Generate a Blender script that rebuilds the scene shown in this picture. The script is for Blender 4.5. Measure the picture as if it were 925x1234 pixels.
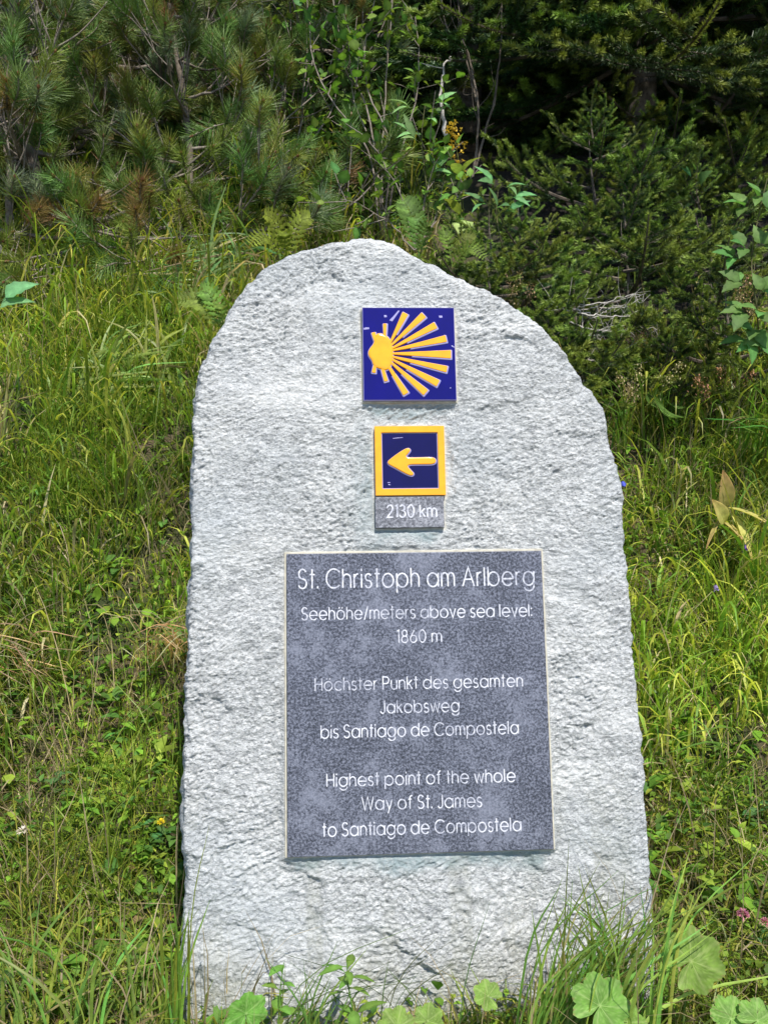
import bpy, math, random
import numpy as np
from mathutils import Vector, Matrix

SC = bpy.context.scene
for o in list(bpy.data.objects):
    bpy.data.objects.remove(o)
R = math.radians
RNG = np.random.default_rng(7)
random.seed(7)

# ------------------------------------------------------------------ camera, world, sun, exposure
CAM_H = 0.93
PITCH = R(-6.0)
FPX, PW, PH = 1069.0, 925.0, 1234.0
cam_d = bpy.data.cameras.new('camera')
cam = bpy.data.objects.new('camera', cam_d)
SC.collection.objects.link(cam)
SC.camera = cam
cam.location = (0, 0, CAM_H)
cam.rotation_euler = (math.pi / 2 + PITCH, 0, 0)
cam_d.sensor_fit = 'VERTICAL'
cam_d.sensor_height = 24
cam_d.lens = 24 * FPX / PH
cam_d.clip_start = 0.05
cam_d.clip_end = 1000

TO_SUN = Vector((0.27, -0.82, 1.28)).normalized()
SUN_EL = math.asin(TO_SUN.z)
SUN_AZ = math.atan2(TO_SUN.x, TO_SUN.y)          # clockwise from +Y
W = bpy.data.worlds.new('World')
SC.world = W
W.use_nodes = True
wn = W.node_tree.nodes
wl = W.node_tree.links
sky = wn.new('ShaderNodeTexSky')
sky.sky_type = 'NISHITA'
sky.sun_disc = False
sky.sun_elevation = SUN_EL
sky.sun_rotation = SUN_AZ
sky.altitude = 1800
wl.new(sky.outputs[0], wn['Background'].inputs[0])
wn['Background'].inputs[1].default_value = 0.148
sl = bpy.data.lights.new('sun', 'SUN')
sl.energy = 4.4
sl.angle = R(0.5)
sl.color = (1.0, 0.95, 0.87)
sun = bpy.data.objects.new('sun', sl)
SC.collection.objects.link(sun)
sun.rotation_euler = (-TO_SUN).to_track_quat('-Z', 'Y').to_euler()
SC.view_settings.view_transform = 'Standard'
SC.view_settings.look = 'None'
SC.view_settings.gamma = 1.0
SC.view_settings.exposure = 0.57
SC.cycles.max_bounces = 6
SC.cycles.transparent_max_bounces = 4

# ------------------------------------------------------------------ pixel -> world helpers (photo is 925 x 1234)
CP, SP = math.cos(PITCH), math.sin(PITCH)


def ray(px, py):
    x = (px - PW / 2) / FPX
    u = (PH / 2 - py) / FPX
    return Vector((x, CP - u * SP, SP + u * CP))     # depth-1 direction


def at(px, py, d):
    """point on the sight line through a photo pixel, d metres along the view axis"""
    r = ray(px, py)
    return Vector((r.x * d, r.y * d, CAM_H + r.z * d))


# ------------------------------------------------------------------ noise
class Noise2:
    def __init__(s, seed, n=256):
        s.t = np.random.default_rng(seed).random((n, n)) * 2 - 1
        s.n = n

    def __call__(s, x, y):
        xi = np.floor(x).astype(int)
        yi = np.floor(y).astype(int)
        fx = x - xi
        fy = y - yi
        fx = fx * fx * fx * (fx * (fx * 6 - 15) + 10)
        fy = fy * fy * fy * (fy * (fy * 6 - 15) + 10)
        n = s.n
        a = s.t[xi % n, yi % n]
        b = s.t[(xi + 1) % n, yi % n]
        c = s.t[xi % n, (yi + 1) % n]
        d = s.t[(xi + 1) % n, (yi + 1) % n]
        return (a * (1 - fx) + b * fx) * (1 - fy) + (c * (1 - fx) + d * fx) * fy


N1, N2, N3, N4 = Noise2(1), Noise2(2), Noise2(3), Noise2(4)


def sstep(a, b, x):
    t = np.clip((x - a) / (b - a), 0, 1)
    return t * t * (3 - 2 * t)


def terrain(x, y):
    x = np.asarray(x, float)
    y = np.asarray(y, float)
    # gentle apron up to the stone, steep bank behind it, a wooded slope above
    z = 0.28 * (y - 1.32)
    z = np.where(y > 1.32, 0.34 * (y - 1.32), z)
    z = z + 0.46 * np.maximum(0, y - 1.85)
    z = z - 0.45 * np.maximum(0, y - 4.3) + 0.5 * np.maximum(0, y - 9.5) - 0.40 * np.maximum(0, y - 14)
    z = np.where(y < -1, 0.28 * (-2.32) + 0.05 * (y + 1), z)
    amp = sstep(-3, 1, y)
    z = z + amp * (0.035 * N1(x * 1.3, y * 1.3) + 0.022 * N2(x * 4, y * 4) + 0.008 * N3(x * 11, y * 11))
    # little hollow with bare soil at the right
    z = z - 0.07 * np.exp(-(((x - 0.80) / 0.16) ** 2 + ((y - 1.86) / 0.07) ** 2))
    # flat seat under the stone
    k = np.exp(-((x - 0.02) / 0.5) ** 4 - ((y - 1.35) / 0.12) ** 4)
    z = z * (1 - k) + 0.0 * k
    return z


def th(x, y):
    return float(terrain(x, y))


def ground(px, py):
    r = ray(px, py)
    d = 0.8
    while d < 12:
        z = CAM_H + r.z * d
        if z < th(r.x * d, r.y * d):
            break
        d += 0.02
    return Vector((r.x * d, r.y * d, th(r.x * d, r.y * d)))


# ------------------------------------------------------------------ mesh building
class G:
    """collects vertices, faces, a colour per vertex and a material slot per face"""

    def __init__(s):
        s.V, s.F, s.C, s.M = [], [], [], []
        s.n = 0

    def add(s, V, F, col=(0.1, 0.1, 0.1), mi=0):
        V = np.asarray(V, float).reshape(-1, 3)
        F = np.asarray(F, int)
        if len(F) == 0:
            return s
        c = np.asarray(col, float)
        if c.ndim == 1:
            c = np.tile(c[:3], (len(V), 1))
        s.V.append(V)
        s.C.append(c)
        s.F.append(F + s.n)
        s.M.append(np.full(len(F), mi))
        s.n += len(V)
        return s

    def mesh(s, name, mats, smooth=False):
        V = np.concatenate(s.V)
        me = bpy.data.meshes.new(name)
        me.vertices.add(len(V))
        me.vertices.foreach_set('co', V.astype(np.float32).ravel())
        loops = np.concatenate([f.ravel() for f in s.F])
        tot = np.concatenate([np.full(len(f), f.shape[1]) for f in s.F])
        st = np.concatenate([[0], np.cumsum(tot)[:-1]])
        me.loops.add(len(loops))
        me.loops.foreach_set('vertex_index', loops.astype(np.int32))
        me.polygons.add(len(tot))
        me.polygons.foreach_set('loop_start', st.astype(np.int32))
        me.polygons.foreach_set('material_index', np.concatenate(s.M).astype(np.int32))
        me.polygons.foreach_set('use_smooth', np.full(len(tot), bool(smooth)))
        me.update(calc_edges=True)
        C = np.concatenate(s.C)
        a = me.color_attributes.new('Col', 'FLOAT_COLOR', 'POINT')
        a.data.foreach_set('color', np.concatenate([C, np.ones((len(C), 1))], 1).astype(np.float32).ravel())
        for m in (mats if isinstance(mats, (list, tuple)) else [mats]):
            me.materials.append(m)
        return me


def link(name, data, parent=None, loc=None, label=None, cat=None, group=None, kind=None):
    o = bpy.data.objects.new(name, data)
    SC.collection.objects.link(o)
    if parent is not None:
        o.parent = parent
    if loc is not None:
        o.location = loc
    if label:
        o['label'] = label
    if cat:
        o['category'] = cat
    if group:
        o['group'] = group
    if kind:
        o['kind'] = kind
    return o


def root(name, loc, label, cat, group=None):
    return link(name, None, None, loc, label, cat, group)


def frame_of(d):
    d = np.asarray(d, float)
    d = d / (np.linalg.norm(d) + 1e-12)
    up = np.array([0, 0, 1.0]) if abs(d[2]) < 0.9 else np.array([1.0, 0, 0])
    a = np.cross(up, d)
    a /= np.linalg.norm(a)
    return a, np.cross(d, a), d


def tube(P, r, n=6):
    """tapered tube through points P with radii r"""
    P = np.asarray(P, float)
    r = np.broadcast_to(np.asarray(r, float), (len(P),))
    T = np.gradient(P, axis=0)
    T /= np.linalg.norm(T, axis=1)[:, None] + 1e-12
    up = np.array([0.13, 0.31, 0.94])
    A = np.cross(T, up)
    A /= np.linalg.norm(A, axis=1)[:, None] + 1e-9
    B = np.cross(T, A)
    an = np.arange(n) * 2 * math.pi / n
    V = P[:, None] + r[:, None, None] * (np.cos(an)[None, :, None] * A[:, None] + np.sin(an)[None, :, None] * B[:, None])
    V = V.reshape(-1, 3)
    i = np.arange(len(P) - 1)[:, None] * n
    j = np.arange(n)[None]
    j2 = (j + 1) % n
    F = np.stack([i + j, i + j2, i + n + j2, i + n + j], -1).reshape(-1, 4)
    return V, F


def curve_pts(P, n=12):
    """smooth Catmull-Rom through control points"""
    P = [np.asarray(p, float) for p in P]
    if len(P) == 2:
        t = np.linspace(0, 1, n)[:, None]
        return P[0] * (1 - t) + P[1] * t
    Q = [2 * P[0] - P[1]] + P + [2 * P[-1] - P[-2]]
    out = []
    seg = max(2, n // (len(P) - 1))
    for k in range(1, len(Q) - 2):
        for t in np.arange(seg) / seg:
            a, b, c, d = Q[k - 1:k + 3]
            out.append(0.5 * ((2 * b) + (-a + c) * t + (2 * a - 5 * b + 4 * c - d) * t * t + (-a + 3 * b - 3 * c + d) * t ** 3))
    out.append(P[-1])
    return np.array(out)


def wobble(P, amp, seed=0):
    r = np.random.default_rng(seed)
    n = len(P)
    k = np.cumsum(r.normal(0, 1, (n, 3)), 0)
    k -= np.linspace(0, 1, n)[:, None] * k[-1]
    return P + k * amp


def blades(base, L, Wd, az, tilt, bend, nseg=3, twist=None, rng=RNG):
    """curved tapering grass blades, vectorised; returns V, F"""
    n = len(base)
    ds = L / nseg
    p = base.copy()
    rows = []
    tw = rng.normal(0, 0.7, n) if twist is None else twist
    for k in range(nseg + 1):
        s = k / nseg
        th_ = tilt + bend * s * s * 1.2
        # width profile
        w = Wd * (0.75 + 0.5 * s if s < 0.4 else 1.0 * (1 - ((s - 0.4) / 0.6) ** 1.6) + 0.06)
        side = np.stack([-np.sin(az + tw), np.cos(az + tw), 0 * az], 1)
        rows.append(p - side * w[:, None] * 0.5)
        rows.append(p + side * w[:, None] * 0.5)
        thm = tilt + bend * (s + 0.5 / nseg) ** 2 * 1.2
        p = p + np.stack([np.sin(thm) * np.cos(az), np.sin(thm) * np.sin(az), np.cos(thm)], 1) * ds[:, None]
    V = np.stack(rows, 1).reshape(-1, 3)
    m = 2 * (nseg + 1)
    i = np.arange(n)[:, None, None] * m
    k = (np.arange(nseg) * 2)[None, :, None]
    F = (i + k + np.array([0, 1, 3, 2])[None, None]).reshape(-1, 4)
    return V, F, m


def leaf(L, Wd, nseg=5, fold=0.25, droop=0.3, shape=0.8, tipx=1.6):
    """leaf along +X, folded on the midrib, 3 vertices across"""
    s = np.linspace(0, 1, nseg + 1)
    w = Wd * 0.5 * np.clip(np.sin(np.pi * s ** shape), 0, 1) ** 0.9
    w[0] = Wd * 0.03
    w[-1] = Wd * 0.01
    x = L * s
    z = -droop * L * s * s
    V = np.stack([np.stack([x, -w, z + fold * w], 1), np.stack([x, 0 * w, z], 1), np.stack([x, w, z + fold * w], 1)], 1).reshape(-1, 3)
    i = np.arange(nseg)[:, None, None] * 3
    F = (i + np.array([[0, 1, 4, 3], [1, 2, 5, 4]])[None]).reshape(-1, 4)
    return V, F


def xf(V, pos, direction, roll=0.0, scale=1.0, upref=(0, 0, 1)):
    """orient +X geometry along direction with its Z near upref"""
    d = np.asarray(direction, float)
    d = d / (np.linalg.norm(d) + 1e-12)
    u = np.asarray(upref, float)
    b = np.cross(u, d)
    if np.linalg.norm(b) < 1e-4:
        b = np.cross([0, 1, 0], d)
    b /= np.linalg.norm(b)
    c = np.cross(d, b)
    b2 = b * math.cos(roll) + c * math.sin(roll)
    c2 = -b * math.sin(roll) + c * math.cos(roll)
    return np.asarray(pos) + scale * (V[:, :1] * d + V[:, 1:2] * b2 + V[:, 2:3] * c2)


def basis(direction, roll=0.0, upref=(0, 0, 1)):
    M = xf(np.eye(3), (0, 0, 0), direction, roll, 1.0, upref)
    return Matrix(M.tolist()).transposed()


def place(o, pos, direction, roll=0.0, scale=1.0):
    m = basis(direction, roll)
    o.rotation_mode = 'QUATERNION'
    o.rotation_quaternion = m.to_quaternion()
    o.location = pos
    o.scale = (scale,) * 3 if np.isscalar(scale) else scale


def unit(v):
    v = np.asarray(v, float)
    return v / (np.linalg.norm(v) + 1e-12)


# ------------------------------------------------------------------ materials
def newmat(name):
    m = bpy.data.materials.new(name)
    m.use_nodes = True
    nt = m.node_tree
    for n in list(nt.nodes):
        nt.nodes.remove(n)
    out = nt.nodes.new('ShaderNodeOutputMaterial')
    b = nt.nodes.new('ShaderNodeBsdfPrincipled')
    nt.links.new(b.outputs[0], out.inputs[0])
    return m, nt, b, out


def nd(nt, t, **k):
    n = nt.nodes.new(t)
    for a, v in k.items():
        setattr(n, a, v)
    return n


def mixc(nt, fac, a, b, blend='MIX'):
    n = nd(nt, 'ShaderNodeMix', data_type='RGBA', blend_type=blend)
    for s, v in ((0, fac), (6, a), (7, b)):
        if isinstance(v, bpy.types.NodeSocket):
            nt.links.new(v, n.inputs[s])
        else:
            n.inputs[s].default_value = v if s == 0 else (*v[:3], 1)
    return n.outputs[2]


def noise(nt, vec, scale, detail=4, rough=0.55, dist=0.0):
    n = nd(nt, 'ShaderNodeTexNoise')
    n.inputs['Scale'].default_value = scale
    n.inputs['Detail'].default_value = detail
    n.inputs['Roughness'].default_value = rough
    n.inputs['Distortion'].default_value = dist
    if vec is not None:
        nt.links.new(vec, n.inputs['Vector'])
    return n.outputs['Fac']


def ramp(nt, fac, stops):
    n = nd(nt, 'ShaderNodeValToRGB')
    e = n.color_ramp.elements
    while len(e) < len(stops):
        e.new(0.5)
    for k, (p, c) in enumerate(stops):
        e[k].position = p
        e[k].color = (c, c, c, 1) if np.isscalar(c) else (*c, 1)
    nt.links.new(fac, n.inputs[0])
    return n.outputs[0]


def mathn(nt, op, a, b=0.0):
    n = nd(nt, 'ShaderNodeMath', operation=op)
    for s, v in ((0, a), (1, b)):
        if isinstance(v, bpy.types.NodeSocket):
            nt.links.new(v, n.inputs[s])
        else:
            n.inputs[s].default_value = v
    return n.outputs[0]


def foliage_mat(name, transl=0.3, rough=0.5, spec=0.35, var=0.35, nscale=60):
    m, nt, b, out = newmat(name)
    at_ = nd(nt, 'ShaderNodeAttribute', attribute_name='Col')
    oi = nd(nt, 'ShaderNodeObjectInfo')
    geo = nd(nt, 'ShaderNodeNewGeometry')
    tc = nd(nt, 'ShaderNodeTexCoord')
    hv = nd(nt, 'ShaderNodeHueSaturation')
    nt.links.new(at_.outputs['Color'], hv.inputs['Color'])
    r = mathn(nt, 'MULTIPLY_ADD', oi.outputs['Random'], 0.05)
    r.node.inputs[2].default_value = 0.475
    nt.links.new(r, hv.inputs['Hue'])
    v = mathn(nt, 'MULTIPLY_ADD', oi.outputs['Random'], var)
    v.node.inputs[2].default_value = 1 - var / 2
    isl = mathn(nt, 'MULTIPLY_ADD', geo.outputs['Random Per Island'], var)
    isl.node.inputs[2].default_value = 1 - var / 2
    nt.links.new(mathn(nt, 'MULTIPLY', v, isl), hv.inputs['Value'])
    nz = noise(nt, tc.outputs['Object'], nscale, 3)
    col = mixc(nt, 1.0, hv.outputs[0], ramp(nt, nz, [(0.3, 0.75), (0.7, 1.2)]), 'MULTIPLY')
    nt.links.new(col, b.inputs['Base Color'])
    b.inputs['Roughness'].default_value = rough
    b.inputs['Specular IOR Level'].default_value = spec
    if transl > 0:
        tr = nd(nt, 'ShaderNodeBsdfTranslucent')
        tcol = mixc(nt, 1.0, col, (1.3, 1.35, 0.7), 'MULTIPLY')
        nt.links.new(tcol, tr.inputs[0])
        mx = nd(nt, 'ShaderNodeMixShader')
        mx.inputs[0].default_value = transl
        nt.links.new(b.outputs[0], mx.inputs[1])
        nt.links.new(tr.outputs[0], mx.inputs[2])
        nt.links.new(mx.outputs[0], out.inputs[0])
    return m


M_GRASS = foliage_mat('grass_blade', 0.42, 0.45, 0.4)
M_LEAF = foliage_mat('broad_leaf', 0.35, 0.58, 0.2)
M_NEEDLE = foliage_mat('conifer_needle', 0.12, 0.5, 0.4, 0.3)
M_FLOWER = foliage_mat('petal', 0.3, 0.6, 0.2, 0.15)


def bark_mat(name, c1, c2, scale=30):
    m, nt, b, out = newmat(name)
    tc = nd(nt, 'ShaderNodeTexCoord')
    n1 = noise(nt, tc.outputs['Object'], scale, 6, 0.7)
    col = mixc(nt, ramp(nt, n1, [(0.35, 0.0), (0.65, 1.0)]), c1, c2)
    nt.links.new(col, b.inputs['Base Color'])
    b.inputs['Roughness'].default_value = 0.9
    bp = nd(nt, 'ShaderNodeBump')
    bp.inputs['Strength'].default_value = 0.6
    bp.inputs['Distance'].default_value = 0.003
    nt.links.new(noise(nt, tc.outputs['Object'], scale * 4, 5), bp.inputs['Height'])
    nt.links.new(bp.outputs[0], b.inputs['Normal'])
    return m


M_BARK = bark_mat('bark', (0.05, 0.038, 0.028), (0.16, 0.13, 0.10))
M_TWIG = bark_mat('grey_twig', (0.12, 0.095, 0.075), (0.28, 0.24, 0.20), 50)
M_DEAD = bark_mat('bleached_wood', (0.30, 0.27, 0.24), (0.52, 0.48, 0.43), 50)

# soil
M_SOIL, nt, b, out = newmat('soil')
tc = nd(nt, 'ShaderNodeTexCoord')
n1 = noise(nt, tc.outputs['Object'], 2.2, 5)
n2 = noise(nt, tc.outputs['Object'], 45, 6, 0.7)
c = mixc(nt, ramp(nt, n2, [(0.35, 0.0), (0.65, 1.0)]), (0.035, 0.024, 0.014), (0.16, 0.12, 0.065))
c = mixc(nt, ramp(nt, n1, [(0.42, 0.0), (0.58, 1.0)]), c, (0.035, 0.05, 0.012))
at0 = nd(nt, 'ShaderNodeAttribute', attribute_name='Col')      # needle litter under the conifers, blackened to stand in for the wood's shade
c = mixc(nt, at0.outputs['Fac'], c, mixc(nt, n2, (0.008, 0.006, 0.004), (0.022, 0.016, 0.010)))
nt.links.new(c, b.inputs['Base Color'])
b.inputs['Roughness'].default_value = 1.0
bp = nd(nt, 'ShaderNodeBump')
bp.inputs['Strength'].default_value = 1.0
bp.inputs['Distance'].default_value = 0.02
nt.links.new(n2, bp.inputs['Height'])
nt.links.new(bp.outputs[0], b.inputs['Normal'])

# rough pale gneiss of the slab
M_STONE, nt, b, out = newmat('pale_rough_gneiss')
tc = nd(nt, 'ShaderNodeTexCoord')
mp = nd(nt, 'ShaderNodeMapping')
mp.inputs['Rotation'].default_value = (0, 0, R(28))
mp.inputs['Scale'].default_value = (0.55, 1.25, 1.0)
nt.links.new(tc.outputs['Object'], mp.inputs['Vector'])
gr = noise(nt, mp.outputs[0], 170, 6, 0.75, 0.3)
grf = noise(nt, mp.outputs[0], 480, 3, 0.7)
blo = noise(nt, mp.outputs[0], 9, 5, 0.6, 0.4)
big = noise(nt, tc.outputs['Object'], 3.2, 4, 0.5)
mica = noise(nt, mp.outputs[0], 62, 5, 0.7, 0.5)
c = mixc(nt, ramp(nt, gr, [(0.36, 0.0), (0.60, 1.0)]), (0.27, 0.28, 0.282), (0.58, 0.588, 0.583))
c = mixc(nt, ramp(nt, mica, [(0.37, 0.7), (0.46, 0.0)]), c, (0.22, 0.23, 0.235))
c = mixc(nt, ramp(nt, grf, [(0.38, 0.85), (0.47, 0.0)]), c, (0.13, 0.135, 0.14))
c = mixc(nt, ramp(nt, blo, [(0.50, 0.0), (0.68, 0.45)]), c, (0.72, 0.72, 0.70))
c = mixc(nt, ramp(nt, big, [(0.50, 0.0), (0.66, 0.35)]), c, (0.27, 0.31, 0.335))
st = nd(nt, 'ShaderNodeAttribute', attribute_name='Col')        # R: damp blue-grey stain, G: pale mortar smear
sp = nd(nt, 'ShaderNodeSeparateColor')
nt.links.new(st.outputs['Color'], sp.inputs[0])
nn = noise(nt, tc.outputs['Object'], 60, 4)
c = mixc(nt, mathn(nt, 'MULTIPLY', sp.outputs[0], ramp(nt, nn, [(0.3, 0.3), (0.6, 0.9)])), c, (0.24, 0.30, 0.31))
c = mixc(nt, mathn(nt, 'MULTIPLY', sp.outputs[1], ramp(nt, nn, [(0.3, 0.5), (0.6, 1.0)])), c, (0.55, 0.53, 0.46))
c = mixc(nt, mathn(nt, 'MULTIPLY', sp.outputs[2], ramp(nt, nn, [(0.35, 0.1), (0.65, 0.75)])), c, (0.20, 0.20, 0.13))
nt.links.new(c, b.inputs['Base Color'])
b.inputs['Roughness'].default_value = 0.85
b.inputs['Specular IOR Level'].default_value = 0.35
bp = nd(nt, 'ShaderNodeBump')
bp.inputs['Strength'].default_value = 0.9
bp.inputs['Distance'].default_value = 0.0045
hh = mathn(nt, 'ADD', mathn(nt, 'MULTIPLY', mica, 1.0), mathn(nt, 'MULTIPLY', gr, 0.9))
nt.links.new(hh, bp.inputs['Height'])
nt.links.new(bp.outputs[0], b.inputs['Normal'])


def granite(name, dark, mid, light, patch):
    m, nt, b, out = newmat(name)
    tc = nd(nt, 'ShaderNodeTexCoord')
    a = noise(nt, tc.outputs['Object'], 260, 4, 0.8)
    p = noise(nt, tc.outputs['Object'], 11, 8, 0.78, 0.3)
    f = mathn(nt, 'MULTIPLY_ADD', p, 0.26)
    nt.links.new(mathn(nt, 'ADD', a, -0.13), f.node.inputs[2])
    c = mixc(nt, ramp(nt, f, [(0.40, 0.0), (0.50, 1.0)]), dark, mid)
    c = mixc(nt, ramp(nt, f, [(0.50, 0.0), (0.62, 1.0)]), c, light)
    c = mixc(nt, ramp(nt, p, [(0.53, 0.0), (0.58, patch)]), c, light)
    nt.links.new(c, b.inputs['Base Color'])
    b.inputs['Roughness'].default_value = 0.42
    b.inputs['Specular IOR Level'].default_value = 0.4
    return m


M_GRANITE = granite('dark_blue_grey_granite', (0.018, 0.020, 0.029), (0.076, 0.082, 0.110), (0.185, 0.196, 0.245), 0.42)
M_GRANITE2 = granite('speckled_grey_granite', (0.06, 0.06, 0.07), (0.15, 0.155, 0.175), (0.30, 0.30, 0.33), 0.1)


def plain(name, col, rough=0.5, spec=0.5, coat=0.0, var=0.08, nscale=40):
    m, nt, b, out = newmat(name)
    tc = nd(nt, 'ShaderNodeTexCoord')
    n = noise(nt, tc.outputs['Object'], nscale, 3)
    c = mixc(nt, 1.0, col, ramp(nt, n, [(0.3, 1 - var), (0.7, 1 + var)]), 'MULTIPLY')
    nt.links.new(c, b.inputs['Base Color'])
    b.inputs['Roughness'].default_value = rough
    b.inputs['Specular IOR Level'].default_value = spec
    b.inputs['Coat Weight'].default_value = coat
    b.inputs['Coat Roughness'].default_value = 0.08
    return m


M_BLUE = plain('cobalt_blue_glaze', (0.004, 0.002, 0.12), 0.15, 0.3, 0.1, 0.12, 25)
M_NAVY = plain('navy_blue_glaze', (0.005, 0.003, 0.055), 0.15, 0.3, 0.1, 0.12, 25)
M_YELLOW = plain('golden_yellow_glaze', (0.78, 0.33, 0.008), 0.2, 0.4, 0.3, 0.08, 60)
M_LILAC = plain('pale_lilac_glaze', (0.25, 0.23, 0.45), 0.3, 0.5, 0.3)
M_MORTAR = plain('beige_mortar', (0.45, 0.42, 0.34), 0.9, 0.2, 0, 0.2, 80)
M_BISCUIT = plain('bare_tile_edge', (0.40, 0.36, 0.34), 0.8, 0.2, 0, 0.15, 80)

M_LETTER, nt, b, out = newmat('white_lettering_paint')
tc = nd(nt, 'ShaderNodeTexCoord')
n = noise(nt, tc.outputs['Object'], 130, 4, 0.65)
n_b = noise(nt, tc.outputs['Object'], 9, 2, 0.5)
f = mathn(nt, 'ADD', mathn(nt, 'MULTIPLY', n, 0.6), mathn(nt, 'MULTIPLY', n_b, 0.4))
c = mixc(nt, ramp(nt, f, [(0.40, 0.0), (0.54, 1.0)]), (0.28, 0.29, 0.35), (0.58, 0.58, 0.62))
nt.links.new(c, b.inputs['Base Color'])
b.inputs['Roughness'].default_value = 0.6

# ------------------------------------------------------------------ ground sheet
def sheet():
    xs = np.concatenate([-np.geomspace(80, 3.2, 16)[:-1], np.linspace(-3.2, 3.2, 321), np.geomspace(3.2, 80, 16)[1:]])
    ys = np.concatenate([-np.geomspace(60, 1, 10)[:-1], np.linspace(-1, 0.8, 19)[:-1], np.linspace(0.8, 5, 261), np.geomspace(5, 400, 40)[1:]])
    X, Y = np.meshgrid(xs, ys)
    Z = terrain(X, Y)
    nx, ny = len(xs), len(ys)
    i = np.arange(ny - 1)[:, None] * nx + np.arange(nx - 1)[None]
    F = np.stack([i, i + 1, i + nx + 1, i + nx], -1).reshape(-1, 4)
    wood = sstep(2.95, 3.25, Y + 0.25 * N1(X * 3, Y * 3)) * sstep(0.15, 0.45, X + 0.2 * N2(X * 2, Y * 2))  # mask for the litter with tree shade painted into its colour
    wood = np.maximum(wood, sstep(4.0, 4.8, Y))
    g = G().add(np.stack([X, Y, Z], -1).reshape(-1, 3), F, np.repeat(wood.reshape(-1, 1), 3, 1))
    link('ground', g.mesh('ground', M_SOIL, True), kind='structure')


sheet()

# ------------------------------------------------------------------ the stone's own frame, from the plaque's corners in the photograph
PLAQUE_W = 0.42


def solve_frame():
    cor = [(346, 668), (651, 664), (665, 1022), (346, 1032)]
    src = [(0, 0), (1, 0), (1, 1), (0, 1)]
    A, bb = [], []
    for (X, Y), (x, y) in zip(src, cor):
        x = (x - PW / 2) / FPX
        y = (PH / 2 - y) / FPX
        A += [[X, Y, 1, 0, 0, 0, -x * X, -x * Y], [0, 0, 0, X, Y, 1, -y * X, -y * Y]]
        bb += [x, y]
    h = np.append(np.linalg.solve(np.array(A), np.array(bb)), 1).reshape(3, 3)
    s = PLAQUE_W / np.linalg.norm(h[:, 0])
    h = h * s

    def w(v):   # camera (right, up, forward) -> world direction
        return Vector((v[0], v[2] * CP - v[1] * SP, v[2] * SP + v[1] * CP))
    ux = w(h[:, 0]).normalized()
    down = w(h[:, 1]).normalized()
    n = ux.cross(-down).normalized()
    uy = n.cross(ux).normalized()
    o = w(h[:, 2]) + Vector((0, 0, CAM_H))
    return o, ux, uy, n


O0, UX, UY, UN = solve_frame()


def onface(px, py, origin=None):
    r = ray(px, py)
    c0 = Vector((0, 0, CAM_H))
    t = (O0 - c0).dot(UN) / r.dot(UN)
    return c0 + r * t


BASE = onface(500, 1222)


def loc2(px, py):
    d = onface(px, py) - BASE
    return np.array([d.dot(UX), d.dot(UY)])


FRAME = Matrix((UX, UY, UN)).transposed()
stone = root('memorial_stone', BASE, 'rough pale grey standing stone with two blue tiles and a dark engraved plaque', 'memorial stone')
stone.rotation_mode = 'QUATERNION'
stone.rotation_quaternion = FRAME.to_quaternion()

OUT = [(218, 1235), (217, 1190), (219, 1120), (222, 1060), (220, 1000), (222, 940), (223, 880), (224, 830), (226, 780), (226, 740), (229, 690), (231, 650),
       (231, 600), (233, 560), (232, 520), (234, 485), (240, 450), (249, 428), (258, 405), (272, 378), (286, 354), (300, 335), (318, 318), (338, 306),
       (362, 297), (384, 290), (408, 286), (436, 284), (462, 285), (480, 291), (498, 303), (520, 313), (536, 322), (560, 334), (585, 346), (607, 358),
       (628, 372), (646, 385), (660, 402), (676, 420), (689, 440), (703, 460), (717, 478), (726, 494), (731, 515), (737, 540), (744, 562), (749, 590),
       (750, 620), (754, 650), (757, 690), (760, 730), (762, 770), (766, 810), (769, 850), (772, 890), (776, 930), (777, 965), (781, 1000), (784, 1035),
       (786, 1070), (788, 1130), (790, 1190), (792, 1235)]
out2 = np.array([loc2(*p) for p in OUT])
# carry the outline down below the ground
out2 = np.concatenate([[out2[0] + [0.0, -0.12]], out2, [out2[-1] + [0.0, -0.12]]])


def densify(P, step=0.004):
    Q = []
    n = len(P)
    for k in range(n):
        a, b_ = P[k], P[(k + 1) % n]
        m = max(1, int(np.linalg.norm(b_ - a) / step))
        for t in range(m):
            Q.append(a + (b_ - a) * t / m)
    return np.array(Q)


outd = densify(out2)
# chipped, uneven edge
cen = outd.mean(0)
nv = unit(outd - cen) if False else (outd - cen) / np.linalg.norm(outd - cen, axis=1)[:, None]
outd = outd + nv * (0.0020 * N1(outd[:, 0] * 60, outd[:, 1] * 60) + 0.0014 * N2(outd[:, 0] * 170, outd[:, 1] * 170) + 0.0010 * N3(outd[:, 0] * 330, outd[:, 1] * 330))[:, None]

RECTS = {'shell': [(437, 372), (547, 374), (548, 484), (437, 484)],
         'arrow': [(451, 515), (535, 515), (535, 598), (452, 598)],
         'plate': [(452, 599), (534, 599), (534, 636), (452, 637)],
         'plaque': [(346, 668), (651, 664), (665, 1022), (346, 1032)]}
BOX = {}
for k, cs in RECTS.items():
    q = np.array([loc2(*c_) for c_ in cs])
    x0, x1 = (q[0, 0] + q[3, 0]) / 2, (q[1, 0] + q[2, 0]) / 2
    y1, y0 = (q[0, 1] + q[1, 1]) / 2, (q[2, 1] + q[3, 1]) / 2
    BOX[k] = (x0, x1, y0, y1)


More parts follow.
